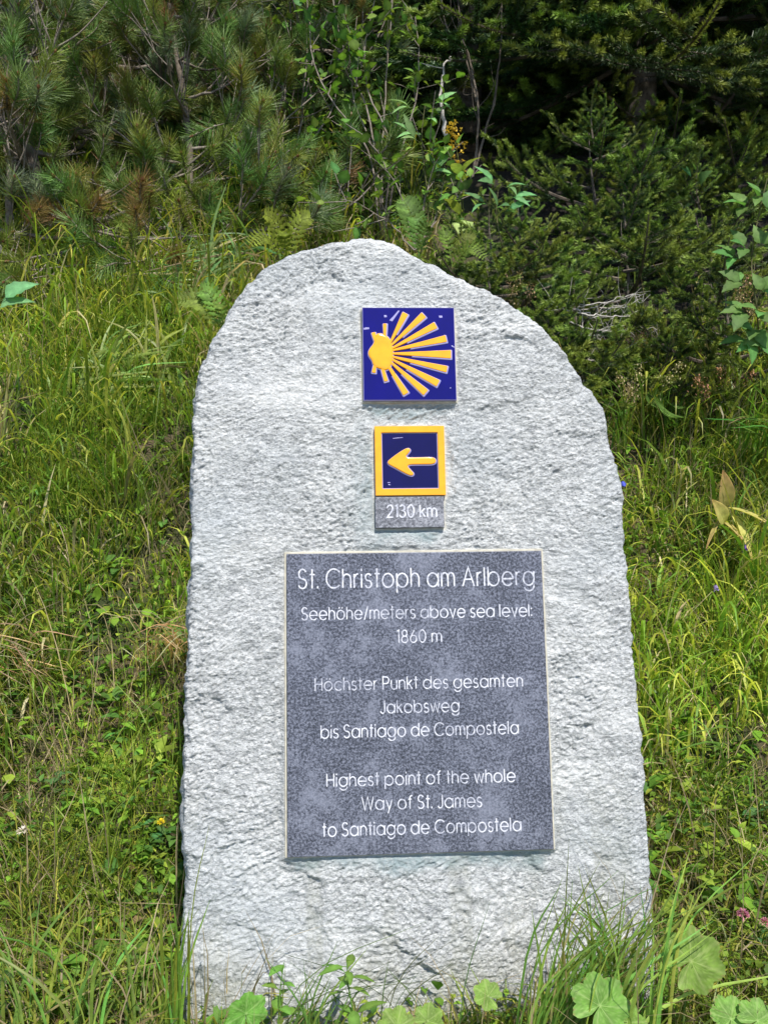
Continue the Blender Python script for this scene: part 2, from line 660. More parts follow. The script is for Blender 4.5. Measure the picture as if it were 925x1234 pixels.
def seg_dist(P, poly):
    """signed distance (positive inside) and nearest point on a closed polygon"""
    A = poly
    B = np.roll(poly, -1, 0)
    best = np.full(len(P), 1e9)
    near = np.zeros_like(P)
    cross = np.zeros(len(P), int)
    for a, b_ in zip(A, B):
        e = b_ - a
        t = np.clip(((P - a) @ e) / (e @ e + 1e-15), 0, 1)
        q = a + t[:, None] * e
        d = np.hypot(*(P - q).T)
        m = d < best
        best[m] = d[m]
        near[m] = q[m]
        if abs(e[1]) > 1e-12:
            c_ = ((a[1] > P[:, 1]) != (b_[1] > P[:, 1])) & (P[:, 0] < a[0] + (P[:, 1] - a[1]) * e[0] / e[1])
            cross += c_
    return np.where(cross % 2 == 1, best, -best), near


def rough(x, y):
    a = R(24)
    u = x * math.cos(a) + y * math.sin(a)
    v = -x * math.sin(a) + y * math.cos(a)
    wu = u + 0.02 * N3(x * 9, y * 9)
    wv = v + 0.02 * N4(x * 9 + 7, y * 9)
    h = 0.0065 * N1(x * 4.5, y * 4.5)
    # broad split facets, each tilted its own way
    fr = np.random.default_rng(77)
    sd = np.stack([fr.uniform(-0.5, 0.5, 190), fr.uniform(-0.15, 1.4, 190)], 1)
    tl = fr.normal(0, 0.04, (190, 2))
    of = fr.normal(0, 0.0010, 190)
    qx = x + 0.012 * N1(x * 28, y * 28) + 0.005 * N2(x * 75, y * 75)
    qy = (y + 0.012 * N2(x * 28 + 5, y * 28) + 0.005 * N3(x * 75, y * 75)) * 1.3
    fh = np.zeros(x.shape)
    fw = np.zeros(x.shape) + 1e-9
    for j in range(190):
        w_ = np.exp(-((qx - sd[j, 0]) ** 2 + (qy - sd[j, 1] * 1.3) ** 2) / 0.022 ** 2 * 0.9)
        fw += w_
        fh += w_ * ((x - sd[j, 0]) * tl[j, 0] + (y - sd[j, 1]) * tl[j, 1] + of[j])
    fh /= fw
    h += fh
    h += 0.0022 * N2(wu * 11, wv * 16)
    r1 = 1 - np.abs(N3(wu * 24, wv * 40))
    h += 0.0016 * (r1 ** 2 - 0.5)
    r2 = 1 - np.abs(N4(wu * 60 + 3, wv * 105))
    patch = 0.6 + 0.8 * np.clip(N1(x * 8 + 40, y * 8) + 0.4, 0, 1)
    h += 0.0013 * (r2 ** 2 - 0.5) * patch
    h += 0.0012 * N1(wu * 135, wv * 215) * patch
    h += 0.0016 * N2(wu * 260, wv * 350) * patch
    h += 0.0011 * N4(wu * 430 + 9, wv * 560)
    # conchoidal flake steps
    s_ = N2(wu * 6 + 5, wv * 9) * 2.4 + 0.5 * N3(x * 34, y * 34)
    h += 0.0014 * (s_ - np.floor(s_) - 0.5) * np.clip(0.2 + N3(x * 5 + 11, y * 5) * 1.5, 0, 1)
    return h


def boxdist(x, y, bx):
    dx = np.maximum(bx[0] - x, x - bx[1])
    dy = np.maximum(bx[2] - y, y - bx[3])
    return np.where((dx > 0) & (dy > 0), np.hypot(np.maximum(dx, 0), np.maximum(dy, 0)), np.maximum(dx, dy))


def slab():
    st = 0.0016
    x0, y0 = outd.min(0) - 2 * st
    x1, y1 = outd.max(0) + 2 * st
    xs = np.arange(x0, x1, st)
    ys = np.arange(y0, y1, st)
    X, Y = np.meshgrid(xs, ys)
    P = np.stack([X.ravel(), Y.ravel()], 1)
    nx = len(xs)
    coarse = outd[::2]
    d, near = seg_dist(P, coarse)
    i = (np.arange(len(ys) - 1)[:, None] * nx + np.arange(nx - 1)[None]).ravel()
    Q = np.stack([i, i + 1, i + nx + 1, i + nx], 1)
    keep = (d[Q] > 0).all(1)
    Q = Q[keep]
    # snap rim vertices to the outline: those inside and on the border of the kept quads
    E = np.concatenate([Q[:, [0, 1]], Q[:, [1, 2]], Q[:, [2, 3]], Q[:, [3, 0]]])
    key = np.minimum(E[:, 0], E[:, 1]) * len(P) + np.maximum(E[:, 0], E[:, 1])
    u, idx, cnt = np.unique(key, return_index=True, return_counts=True)
    be = E[idx[cnt == 1]]
    rim = np.unique(be)
    P[rim] = near[rim]
    dd = d.copy()
    dd[rim] = 0
    x, y = P[:, 0], P[:, 1]
    z = rough(x, y)
    # pieces are let into levelled patches
    flat = np.zeros(len(P))
    for k, bx in BOX.items():
        bd = boxdist(x, y, bx)
        wdt = 0.010 + 0.004 * N1(x * 70, y * 70)
        flat = np.maximum(flat, 1 - sstep(0.002, 1.0, (bd - 0.003) / wdt))
    z = z * (1 - flat) + (-0.0012 + 0.0008 * N2(x * 90, y * 90)) * flat
    # edge rounds off unevenly
    r = 0.010 + 0.006 * N2(x * 14, y * 14) + 0.004 * N3(x * 50, y * 50)
    r = np.maximum(r, 0.003)
    t = np.clip(dd / r, 0, 1)
    z = z - r * 0.9 * (1 - np.sqrt(1 - (1 - t) ** 2))
    # overall slight belly of the face near the top
    z = z - 0.03 * sstep(0.95, 1.3, y) ** 2 * (0.5 + 0.5 * np.abs(x) / 0.3)
    V = np.stack([x, y, z], 1)
    # stains
    bl = np.zeros(len(P))
    mo = np.zeros(len(P))
    for k, bx in BOX.items():
        bd = boxdist(x, y, bx)
        mo = np.maximum(mo, 1 - sstep(0.001, 0.006, bd + 0.002 * N1(x * 90, y * 90)))
        below = (bx[2] - y)
        ins = sstep(bx[0] - 0.01, bx[0] + 0.02, x) * (1 - sstep(bx[1] - 0.03, bx[1] + 0.01, x))
        bl = np.maximum(bl, sstep(0.0, 0.004, below) * (1 - sstep(0.008, 0.035, below + 0.012 * N2(x * 30, y * 30))) * ins)
    bl = np.maximum(bl, 0.8 * np.exp(-(((x - BOX['arrow'][0]) / 0.035) ** 2 + ((y - BOX['arrow'][2]) / 0.12) ** 2)))
    used = np.zeros(len(P), bool)
    used[Q.ravel()] = True
    mapi = np.cumsum(used) - 1
    ft = (1 - sstep(0.0, 0.10, y + 0.04 * N1(x * 14, y * 10))) * 0.8
    ft = np.maximum(ft, 0.45 * sstep(0.25, 0.6, N2(x * 26 + 3, y * 2.2)) * (1 - sstep(0.1, 0.5, y)))
    C = np.stack([bl, mo, ft], 1)[used]
    V = V[used]
    Q = mapi[Q]
    be = mapi[be]
    # order the rim loop
    nxt = {}
    for a, b_ in be:
        nxt.setdefault(int(a), []).append(int(b_))
    start = int(be[0, 0])
    loop = [start]
    cur = nxt[start][0]
    while cur != start and len(loop) < len(be) + 5:
        loop.append(cur)
        cur = nxt[cur][0]
    loop = np.array(loop)
    g = G()
    rings = [loop]
    Vall = [V]
    Call = [C]
    n0 = len(V)
    L2 = V[loop][:, :2]
    c0 = np.array([L2[:, 0].mean(), L2[:, 1].mean()])
    dirv = (L2 - c0) / np.linalg.norm(L2 - c0, axis=1)[:, None]
    dep = [0.004, 0.010, 0.018, 0.028, 0.04, 0.055, 0.07, 0.09, 0.11, 0.135, 0.16, 0.19]
    for z_ in dep:
        off = 0.006 * math.sin(min(1, z_ / 0.03) * math.pi / 2) + 0.006 * N1(L2[:, 0] * 20 + z_ * 30, L2[:, 1] * 20 + z_ * 25) * min(1, z_ / 0.03) + 0.003 * N2(L2[:, 0] * 70 + z_ * 80, L2[:, 1] * 70)
        if z_ > 0.15:
            off = off - (z_ - 0.15) * 0.6
        # seen from the left the flank is undercut less at the foot
        W3 = np.concatenate([L2 + dirv * off[:, None], (V[loop][:, 2] * (1 - min(1, z_ / 0.05)) - z_ + 0.004 * N3(L2[:, 0] * 30 + z_ * 9, L2[:, 1] * 30))[:, None]], 1)
        Vall.append(W3)
        Call.append(np.zeros((len(W3), 3)))
        rings.append(np.arange(n0, n0 + len(W3)))
        n0 += len(W3)
    Vall.append(np.array([[c0[0], c0[1], -0.21]]))
    Call.append(np.zeros((1, 3)))
    SF = []
    for a, b_ in zip(rings[:-1], rings[1:]):
        SF.append(np.stack([np.roll(a, -1), a, b_, np.roll(b_, -1)], 1))
    last = rings[-1]
    CF = np.stack([np.roll(last, -1), last, np.full(len(last), n0)], 1)
    g.V = [np.concatenate(Vall)]
    g.C = [np.concatenate(Call)]
    g.F = [Q] + SF + [CF]
    g.M = [np.zeros(len(f), int) for f in g.F]
    return g.mesh('slab', M_STONE, True)


slab_o = link('slab', slab(), stone)


# ------------------------------------------------------------------ plates on the stone
def bevel_box(x0, x1, y0, y1, z0, z1, bv=0.001, col=(0.5, 0.5, 0.5)):
    ins = [(0, z0), (0, z1 - bv), (bv * 0.3, z1 - bv * 0.3), (bv, z1)]
    V, F = [], []
    for k, (i_, z) in enumerate(ins):
        V += [(x0 + i_, y0 + i_, z), (x1 - i_, y0 + i_, z), (x1 - i_, y1 - i_, z), (x0 + i_, y1 - i_, z)]
    for k in range(len(ins) - 1):
        for j in range(4):
            a = k * 4
            F.append((a + j, a + (j + 1) % 4, a + 4 + (j + 1) % 4, a + 4 + j))
    a = (len(ins) - 1) * 4
    F += [(a, a + 1, a + 2, a + 3), (3, 2, 1, 0)]
    return np.array(V), np.array(F)


def solid(name, V, F, mat, parent, smooth=False):
    g = G().add(V, F)
    return link(name, g.mesh(name, mat, smooth), parent)


def area2(P):
    return 0.5 * np.sum(P[:, 0] * np.roll(P[:, 1], -1) - np.roll(P[:, 0], -1) * P[:, 1])


def offset_poly(P, d):
    """move a counter-clockwise outline inwards by d"""
    a = P - np.roll(P, 1, 0)
    b_ = np.roll(P, -1, 0) - P
    a = a / (np.linalg.norm(a, axis=1)[:, None] + 1e-12)
    b_ = b_ / (np.linalg.norm(b_, axis=1)[:, None] + 1e-12)
    n = np.stack([-(a + b_)[:, 1], (a + b_)[:, 0]], 1)
    n /= np.linalg.norm(n, axis=1)[:, None] + 1e-12
    cs = np.clip((n * np.stack([-a[:, 1], a[:, 0]], 1)).sum(1), 0.5, 1)
    return P + n * (d / cs)[:, None]


def chaikin(P, k=2):
    P = np.asarray(P, float)
    for _ in range(k):
        Q = np.roll(P, -1, 0)
        P = np.stack([0.75 * P + 0.25 * Q, 0.25 * P + 0.75 * Q], 1).reshape(-1, 2)
    return P


def relief(name, P, z0, levels, mat, parent):
    """raised shape: outline P, levels = [(inset, height)]"""
    if area2(P) < 0:
        P = P[::-1]
    n = len(P)
    V = []
    for ins, h in [(0, 0)] + levels:
        Q = offset_poly(P, ins)
        V.append(np.concatenate([Q, np.full((n, 1), z0 + h)], 1))
    V = np.concatenate(V)
    F = []
    for k in range(len(levels)):
        a = k * n
        for j in range(n):
            F.append((a + j, a + (j + 1) % n, a + n + (j + 1) % n, a + n + j))
    me = bpy.data.meshes.new(name)
    a = len(levels) * n
    me.from_pydata(V.tolist(), [], F + [tuple(range(a, a + n))])
    me.polygons.foreach_set('use_smooth', [True] * n * len(levels) + [False])
    me.materials.append(mat)
    return link(name, me, parent)


# shell tile ---------------------------------------------------------
bx = BOX['shell']
T = 0.009
solid('mortar', *bevel_box(bx[0] - .0022, bx[1] + .0022, bx[2] - .003, bx[3] + .002, -0.006, 0.0016, .001), M_MORTAR, stone)
tile = solid('shell_tile', *bevel_box(*bx, 0.0, T, 0.0016), M_BLUE, stone)
tile['label'] = 'square cobalt blue glazed tile with yellow scallop shell rays'


def su(x, y, z=0):      # position in the enlarged view of the tile -> stone coordinates
    u = (x - 152) / 456
    v = (548 - y) / 460
    return np.array([bx[0] + u * (bx[1] - bx[0]), bx[2] + v * (bx[3] - bx[2])])


def rim_of(b4, w, z0, z1, mat, name, parent):
    """a low square border: four mitred strips in one piece"""
    x0, x1, y0, y1 = b4
    prof = [(0, z0), (0, z1 - .0006), (.0006, z1), (w - .0008, z1), (w, z1 - .0008), (w, z0 + (z1 - z0) * .2)]
    V, F = [], []
    for ins, z in prof:
        V += [(x0 + ins, y0 + ins, z), (x1 - ins, y0 + ins, z), (x1 - ins, y1 - ins, z), (x0 + ins, y1 - ins, z)]
    for k in range(len(prof) - 1):
        for j in range(4):
            F.append((k * 4 + j, k * 4 + (j + 1) % 4, k * 4 + 4 + (j + 1) % 4, k * 4 + 4 + j))
    return solid(name, np.array(V), np.array(F), mat, parent)


rim_of((bx[0] - .0002, bx[1] + .0002, bx[2] - .0002, bx[3] + .0002), 0.0013, 0.001, T + 0.0001, M_LILAC, 'glaze_edge', tile)
hub = [(300, 262), (288, 232), (262, 214), (236, 206), (216, 212), (208, 240), (200, 268), (182, 288), (170, 312), (174, 336), (190, 356), (196, 382),
       (214, 398), (232, 404), (262, 414), (284, 404), (298, 380), (306, 350), (308, 320), (306, 290)]
hub = [(250 + (x - 252) * .90, 312 + (y - 312) * .90) for x, y in hub]
hubP = chaikin(np.array([su(*p) for p in hub]), 1)
rays_ = [((262, 262), (262, 168), 10, 13), ((288, 268), (366, 116), 10, 20), ((292, 278), (458, 124), 10, 21), ((298, 292), (516, 176), 10, 22),
         ((302, 302), (566, 244), 10, 22), ((304, 320), (588, 323), 10, 26), ((302, 338), (566, 398), 10, 21), ((298, 352), (520, 468), 10, 23),
         ((292, 368), (458, 514), 10, 23), ((272, 378), (360, 520), 12, 20), ((240, 380), (264, 458), 13, 14),
         ((212, 262), (204, 212), 12, 14), ((208, 368), (202, 416), 12, 14)]


def ray_poly(a, b_, w0, w1, grow=0.0):
    a, b_ = np.array(a, float), np.array(b_, float)
    t = (b_ - a) / np.linalg.norm(b_ - a)
    n_ = np.array([-t[1], t[0]])
    b_ = b_ + t * grow
    w0 += grow
    w1 += grow
    P = [a - n_ * w0, a + n_ * w0, b_ + n_ * w1 - t * 4, b_ + n_ * (w1 - 4), b_ - n_ * (w1 - 4), b_ - n_ * w1 - t * 4]
    return np.array([su(*p) for p in P])


SH = np.array([0.0007, -0.0009])
for a, b_, w0, w1 in rays_:
    f_ = 0.30 if abs(b_[0] - a[0]) > 60 else 0.1
    a2 = (a[0] + (b_[0] - a[0]) * f_, a[1] + (b_[1] - a[1]) * f_)
    relief('ray_outline', ray_poly(a2, b_, w0 * (1 - f_) * .6 + w1 * f_ * .9, w1 * .9, 3.0) + SH, T - .0002, [(.0004, .0011), (.0012, .0014)], M_LILAC, tile)
    relief('ray', ray_poly((a[0] * .86 + 250 * .14, a[1] * .86 + 312 * .14), b_, w0 * .65, w1 * .9 - 1, -1), T + .0004, [(.0002, .0012), (.0009, .0019)], M_YELLOW, tile)
relief('hub_outline', offset_poly(hubP if area2(hubP) > 0 else hubP[::-1], -.0014) + SH * .6, T - .0002, [(.0004, .0010), (.0012, .0012)], M_LILAC, tile)
relief('hub', hubP, T + .0004, [(.0003, .0014), (.0012, .0021), (.004, .0025)], M_YELLOW, tile)
for pts in ([(258, 126), (272, 126), (274, 136), (260, 138)], [(284, 152), (306, 130), (330, 102), (338, 104), (318, 132), (300, 158)], [(156, 190), (184, 187), (186, 196), (158, 200)],
            [(530, 128), (548, 128), (550, 138), (534, 140)], [(590, 276), (606, 284), (604, 289), (590, 283)], [(576, 486), (582, 486), (582, 491), (576, 491)]):
    relief('glaze_mark', np.array([su(*p) for p in pts]), T - .0001, [(.0002, .0003), (.0004, .00035)], M_LILAC, tile)

# arrow tile ---------------------------------------------------------
ax = BOX['arrow']
T2 = 0.010
at_ = solid('arrow_tile', *bevel_box(ax[0] + .0012, ax[1] - .0012, ax[2] + .0012, ax[3] - .0012, -0.002, T2 - .003, .0005), M_NAVY, stone)
at_['label'] = 'small navy tile with a yellow border and a yellow arrow pointing left'
rim_of(ax, (ax[1] - ax[0]) * 33 / 340, -0.002, T2, M_YELLOW, 'yellow_border', at_)
w_ = (ax[1] - ax[0]) * 34 / 340
rim_of((ax[0] + w_ - .001, ax[1] - w_ + .001, ax[2] + w_ - .001, ax[3] - w_ + .001), .0022, T2 - .006, T2 - .0024, M_LILAC, 'glaze_edge', at_)


def au(x, y):
    u = (x - 212) / 340
    v = (1016 - y) / 338
    return np.array([ax[0] + u * (ax[1] - ax[0]), ax[2] + v * (ax[3] - ax[2])])


arr = [(262, 858), (300, 826), (345, 796), (374, 782), (388, 794), (376, 812), (356, 831), (430, 831), (498, 829), (512, 848), (500, 868), (430, 867), (364, 868), (384, 892), (402, 910), (390, 924), (362, 914), (310, 884)]
arrP = chaikin(np.array([au(*p) for p in arr])[::-1], 2)
relief('arrow_outline', offset_poly(arrP, -.0012) + SH * .7, T2 - .0032, [(.0004, .0012), (.0010, .0015)], M_LILAC, at_)
relief('arrow', arrP, T2 - .0028, [(.0003, .0016), (.0011, .0025), (.002, .0028)], M_YELLOW, at_)
for pts in ([(270, 950), (284, 950), (284, 954), (272, 955)], [(300, 735), (350, 731), (350, 734), (302, 739)], [(274, 960), (286, 962), (285, 965), (275, 964)]):
    relief('glaze_mark', np.array([au(*p) for p in pts]), T2 - .0030, [(.0001, .0003), (.0002, .00035)], M_LILAC, at_)

# ------------------------------------------------------------------ stroke lettering (round geometric sans)
XH = 0.72


def arc(cx, cy, rx, ry, a0, a1, n=None):
    n = n or max(5, int(abs(a1 - a0) / 14))
    a = np.radians(np.linspace(a0, a1, n))
    return np.stack([cx + rx * np.cos(a), cy + ry * np.sin(a)], 1)


def L_(*p):
    return np.array(p, float)


def cat(*a):
    return np.concatenate(a)


def ess(w, h, y0=0.0):
    ry = h / 4
    rx = w / 2
    return cat(arc(rx, y0 + h - ry, rx * .92, ry, 25, 180), arc(rx, y0 + h - ry, rx * .92, ry, 190, 250, 4) * [1, 1],
               arc(rx, y0 + ry, rx, ry, 70, -160))


O_ = arc(.36, .36, .36, .36, 0, 360, 28)
DOT = lambda x, y: L_((x - .001, y - .06), (x + .001, y + .06))
GL = {
    'a': ([O_, L_((.72, 0), (.72, XH))], .72), 'b': ([O_, L_((0, 0), (0, 1))], .72), 'd': ([O_, L_((.72, 0), (.72, 1))], .72),
    'p': ([O_, L_((0, -.29), (0, XH))], .72), 'o': ([O_], .72), 'ö': ([O_, DOT(.22, .93), DOT(.50, .93)], .72),
    'g': ([O_, cat(L_((.72, XH), (.72, 0)), arc(.37, .02, .35, .31, 0, -155))], .72),
    'e': ([cat(L_((.02, .36), (.36, .36)), L_((.70, .36), (.72, .36)), arc(.36, .36, .36, .36, 4, 322))], .70),
    'c': ([arc(.36, .36, .36, .36, 42, 318)], .62),
    'h': ([L_((0, 0), (0, 1)), cat(arc(.26, .44, .26, .28, 180, 0), L_((.52, 0)))], .52),
    'n': ([L_((0, 0), (0, XH)), cat(arc(.26, .44, .26, .28, 180, 0), L_((.52, 0)))], .52),
    'm': ([L_((0, 0), (0, XH)), cat(arc(.21, .47, .21, .25, 180, 0), L_((.42, 0))), cat(arc(.63, .47, .21, .25, 180, 0), L_((.84, 0)))], .84),
    'r': ([L_((0, 0), (0, XH)), arc(.24, .44, .24, .28, 180, 80)], .26),
    's': ([ess(.40, XH)], .40), 't': ([L_((.14, 0), (.14, 1)), L_((-.02, XH), (.32, XH))], .28),
    'f': ([cat(L_((.13, 0), (.13, .80)), arc(.33, .80, .20, .20, 180, 85)), L_((-.03, XH), (.30, XH))], .30),
    'i': ([L_((0, 0), (0, XH)), DOT(0, .94)], .02), 'l': ([L_((0, 0), (0, 1))], .02),
    'k': ([L_((0, 0), (0, 1)), L_((.42, XH), (.03, .34)), L_((.14, .44), (.46, 0))], .44),
    'u': ([L_((.52, XH), (.52, 0)), cat(L_((0, XH)), arc(.26, .28, .26, .28, 180, 360))], .52),
    'v': ([L_((0, XH), (.26, 0), (.52, XH))], .50), 'w': ([L_((0, XH), (.20, 0), (.41, XH), (.62, 0), (.82, XH))], .80),
    'y': ([L_((0, XH), (.28, .02)), L_((.54, XH), (.16, -.29))], .52),
    'S': ([ess(.52, 1)], .52), 'C': ([arc(.5, .5, .5, .5, 42, 318)], .86), 'A': ([L_((0, 0), (.38, 1), (.76, 0)), L_((.15, .36), (.61, .36))], .74),
    'H': ([L_((0, 0), (0, 1)), L_((.62, 0), (.62, 1)), L_((0, .52), (.62, .52))], .62),
    'P': ([cat(L_((0, 0), (0, 1), (.28, 1)), arc(.28, .73, .27, .27, 85, -90), L_((0, .46)))], .54),
    'J': ([cat(L_((.40, 1), (.40, .22)), arc(.20, .22, .20, .22, 0, -165))], .42),
    'W': ([L_((0, 1), (.26, 0), (.52, 1), (.78, 0), (1.04, 1))], 1.02),
    '1': ([L_((0, .92), (.16, 1.0), (.16, 0))], .18), '0': ([arc(.29, .5, .29, .5, 0, 360, 28)], .58),
    '8': ([arc(.27, .75, .21, .25, -90, 270, 22), arc(.27, .26, .27, .26, 90, 450, 24)], .54),
    '6': ([arc(.28, .29, .28, .29, 0, 360, 24), L_((.05, .44), (.36, 1.0))], .56),
    '2': ([cat(arc(.27, .73, .25, .27, 175, -35), L_((.0, .0), (.54, .0)))], .54),
    '3': ([cat(arc(.24, .77, .22, .23, 160, -85), arc(.24, .27, .27, .27, 85, -165))], .50),
    ':': ([DOT(0, .08), DOT(0, .62)], .02), '.': ([DOT(0, .06)], .02), '/': ([L_((0, -.05), (.34, 1.05))], .32),
}


def ribbon(P, hw):
    P = P[np.concatenate([[True], np.linalg.norm(np.diff(P, axis=0), axis=1) > 1e-5])]
    closed = np.linalg.norm(P[0] - P[-1]) < 1e-4
    T_ = np.diff(P, axis=0)
    T_ /= np.linalg.norm(T_, axis=1)[:, None]
    if closed:
        Tp = np.concatenate([T_[-1:], T_])
        Tn = np.concatenate([T_, T_[:1]])
    else:
        Tp = np.concatenate([T_[:1], T_])
        Tn = np.concatenate([T_, T_[-1:]])
    m = Tp + Tn
    m /= np.linalg.norm(m, axis=1)[:, None] + 1e-9
    n_ = np.stack([-m[:, 1], m[:, 0]], 1)
    cs = np.clip((m * Tp).sum(1), 0.45, 1)
    return P + n_ * hw / cs[:, None], P - n_ * hw / cs[:, None]


def text_mesh(name, s, x0, x1, yb, cap, z, hw, parent, mat=M_LETTER):
    gap = 0.23
    x = 0
    strokes = []
    for ch in s:
        if ch == ' ':
            x += 0.34
            continue
        g_, adv = GL[ch]
        for q in g_:
            strokes.append(q + [x, 0])
        x += adv + gap
        if ch == '.':
            x -= 0.02
    total = x - gap
    kx = (x1 - x0) / total
    g = G()
    zz = 0
    for q in strokes:
        p = np.stack([x0 + q[:, 0] * kx, yb + q[:, 1] * cap], 1)
        A, B = ribbon(p, hw)
        n = len(A)
        zz = (zz + 1) % 4
        h = 0.00045 + 0.00003 * zz
        V = np.concatenate([np.c_[A, np.full(n, z - .0002)], np.c_[A, np.full(n, z + h)], np.c_[B, np.full(n, z + h)], np.c_[B, np.full(n, z - .0002)]])
        i = np.arange(n - 1)
        F = np.concatenate([np.stack([k * n + i, k * n + i + 1, (k + 1) * n + i + 1, (k + 1) * n + i], 1)[:, ::-1] for k in range(3)])
        F = np.concatenate([F, [[0, n, 2 * n, 3 * n], [4 * n - 1, 3 * n - 1, 2 * n - 1, n - 1]]])
        g.add(V, F)
    return link(name, g.mesh(name, mat), parent)


# km plate
bp_ = BOX['plate']
km = solid('distance_plate', *bevel_box(bp_[0], bp_[1], bp_[2], bp_[3] - .001, -0.002, 0.0095, .0006), M_GRANITE2, stone)
km['label'] = 'small grey granite plate reading 2130 km'


def line_on(s, pa, pb, cap_px, z, hw, parent):
    a = loc2(*pa)
    b_ = loc2(*pb)
    yb = (a[1] + b_[1]) / 2
    cap = loc2(pa[0], pa[1] - cap_px)[1] - a[1]
    text_mesh('lettering', s, a[0], b_[0], yb, cap, z, hw, parent)


line_on('2130 km', (466, 624), (525, 624), 14.5, 0.0095, 0.00125, km)

# main plaque
bx2 = BOX['plaque']
TP = 0.008
solid('mortar', *bevel_box(bx2[0] - .004, bx2[1] + .0035, bx2[2] - .0022, bx2[3] + .0035, -0.006, 0.0018, .001), M_MORTAR, stone)
pq = solid('plaque', *bevel_box(*bx2, -0.002, TP, 0.0009), M_GRANITE, stone)
pq['label'] = 'large dark blue-grey granite plaque with white engraved text'
for s, a, b_, cp, hw in (
        ('St. Christoph am Arlberg', (360, 708), (642, 707), 23, .0012),
        ('Seehöhe/meters above sea level:', (364, 745.5), (639, 744.5), 15, .00092),
        ('1860 m', (478, 774), (531, 774), 15, .00092),
        ('Höchster Punkt des gesamten', (380, 831), (628, 828), 15, .00092),
        ('Jakobsweg', (458, 858.5), (552, 857.5), 15, .00092),
        ('bis Santiago de Compostela', (387, 888), (623, 884.5), 15.5, .00092),
        ('Highest point of the whole', (394, 946), (619, 942), 15.5, .00092),
        ('Way of St. James', (436, 974.5), (579, 971.5), 16, .00092),
        ('to Santiago de Compostela', (389, 1005.5), (626, 1001), 16, .00092)):
    line_on(s, a, b_, cp, TP, hw, pq)


# ================================================================== ground vegetation that nobody could count
def grass_cols(n, rng, straw=0.15, dark=0.0, yellow=0.3):
    t = rng.random((n, 1))
    a = np.array([0.165, 0.280, 0.034])
    b_ = np.array([0.340, 0.450, 0.055])
    c_ = a * (1 - t) + b_ * t
    y = rng.random(n) < yellow
    c_[y] = np.array([0.52, 0.500, 0.085]) * (0.8 + 0.4 * rng.random((y.sum(), 1)))
    s_ = rng.random(n) < straw
    c_[s_] = np.array([0.36, 0.27, 0.13]) * (0.6 + 0.7 * rng.random((s_.sum(), 1)))
    return c_ * (1 - dark)


def scatter(n, y0, y1, rng, power=1.6, marg=0.35):
    """more plants close by, fewer far off, over the ground the place shows"""
    u = rng.random(n)
    k = 1 - power if abs(1 - power) > 1e-3 else 1e-3
    y = (y0 ** k + u * (y1 ** k - y0 ** k)) ** (1 / k)
    x = (rng.random(n) * 2 - 1) * (0.47 * y + marg)
    return x, y


def clear_of_stone(x, y):
    if y.max() < 4.7 and y.max() > 3.3:      # no meadow under the spruces
        return _clear(x, y) & ~((x > 0.32 + 0.15 * N2(x * 2, y * 2)) & (y > 3.12 + 0.15 * N1(x * 3, y * 3)))
    return _clear(x, y)


def _clear(x, y):
    # footprint of the slab (leans back, 0.2 m deep)
    return ~((x > -0.36) & (x < 0.42) & (y > 1.285) & (y < 1.62))


def turf(name, n, y0, y1, L, Wd, straw, yellow, seed, tilt=0.5, bend=0.9, mask=None, power=1.6, nseg=3, downhill=0.5):
    rng = np.random.default_rng(seed)
    x, y = scatter(n, y0, y1, rng, power)
    ok = clear_of_stone(x, y)
    if mask is not None:
        ok &= mask(x, y, rng)
    if name in ('meadow_grass', 'bank_grass', 'arching_grass'):      # thin spots and thick clumps
        ok &= (N4(x * 3.3 + 21, y * 3.3) + 0.6 * N1(x * 8 + 2, y * 8)) > -0.36 - 0.25 * rng.random(len(x))
    x, y = x[ok], y[ok]
    n = len(x)
    cl = N1(x * 3.2 + 9, y * 3.2)
    cl2 = N2(x * 9, y * 9)
    base = np.stack([x, y, terrain(x, y) - 0.004], 1)
    Ln = L * (0.45 + 0.9 * rng.random(n) ** 1.3) * (1 + 0.45 * cl + 0.2 * cl2)
    az = rng.random(n) * 2 * np.pi
    dn = rng.random(n) < downhill
    az[dn] = -np.pi / 2 + rng.normal(0, 0.9, dn.sum())
    az += 0.8 * cl2
    V, F, m = blades(base, Ln, Wd * (0.6 + 0.8 * rng.random(n)), az, np.abs(rng.normal(0, tilt, n)), rng.normal(bend, 0.6, n), nseg, None, rng)
    c_ = grass_cols(n, rng, 0, 0, yellow)
    st_ = rng.random(n) < np.clip(straw * (1 + 1.8 * N3(x * 2.3, y * 2.3)), 0, 1)
    c_[st_] = np.array([0.58, 0.47, 0.27]) * (0.5 + 0.8 * rng.random((st_.sum(), 1)))
    c_ *= (0.85 + 0.35 * N4(x * 2 + 3, y * 2))[:, None]
    g = G().add(V, F, np.repeat(c_, m, 0))
    return link(name, g.mesh(name, M_GRASS, True), kind='stuff')


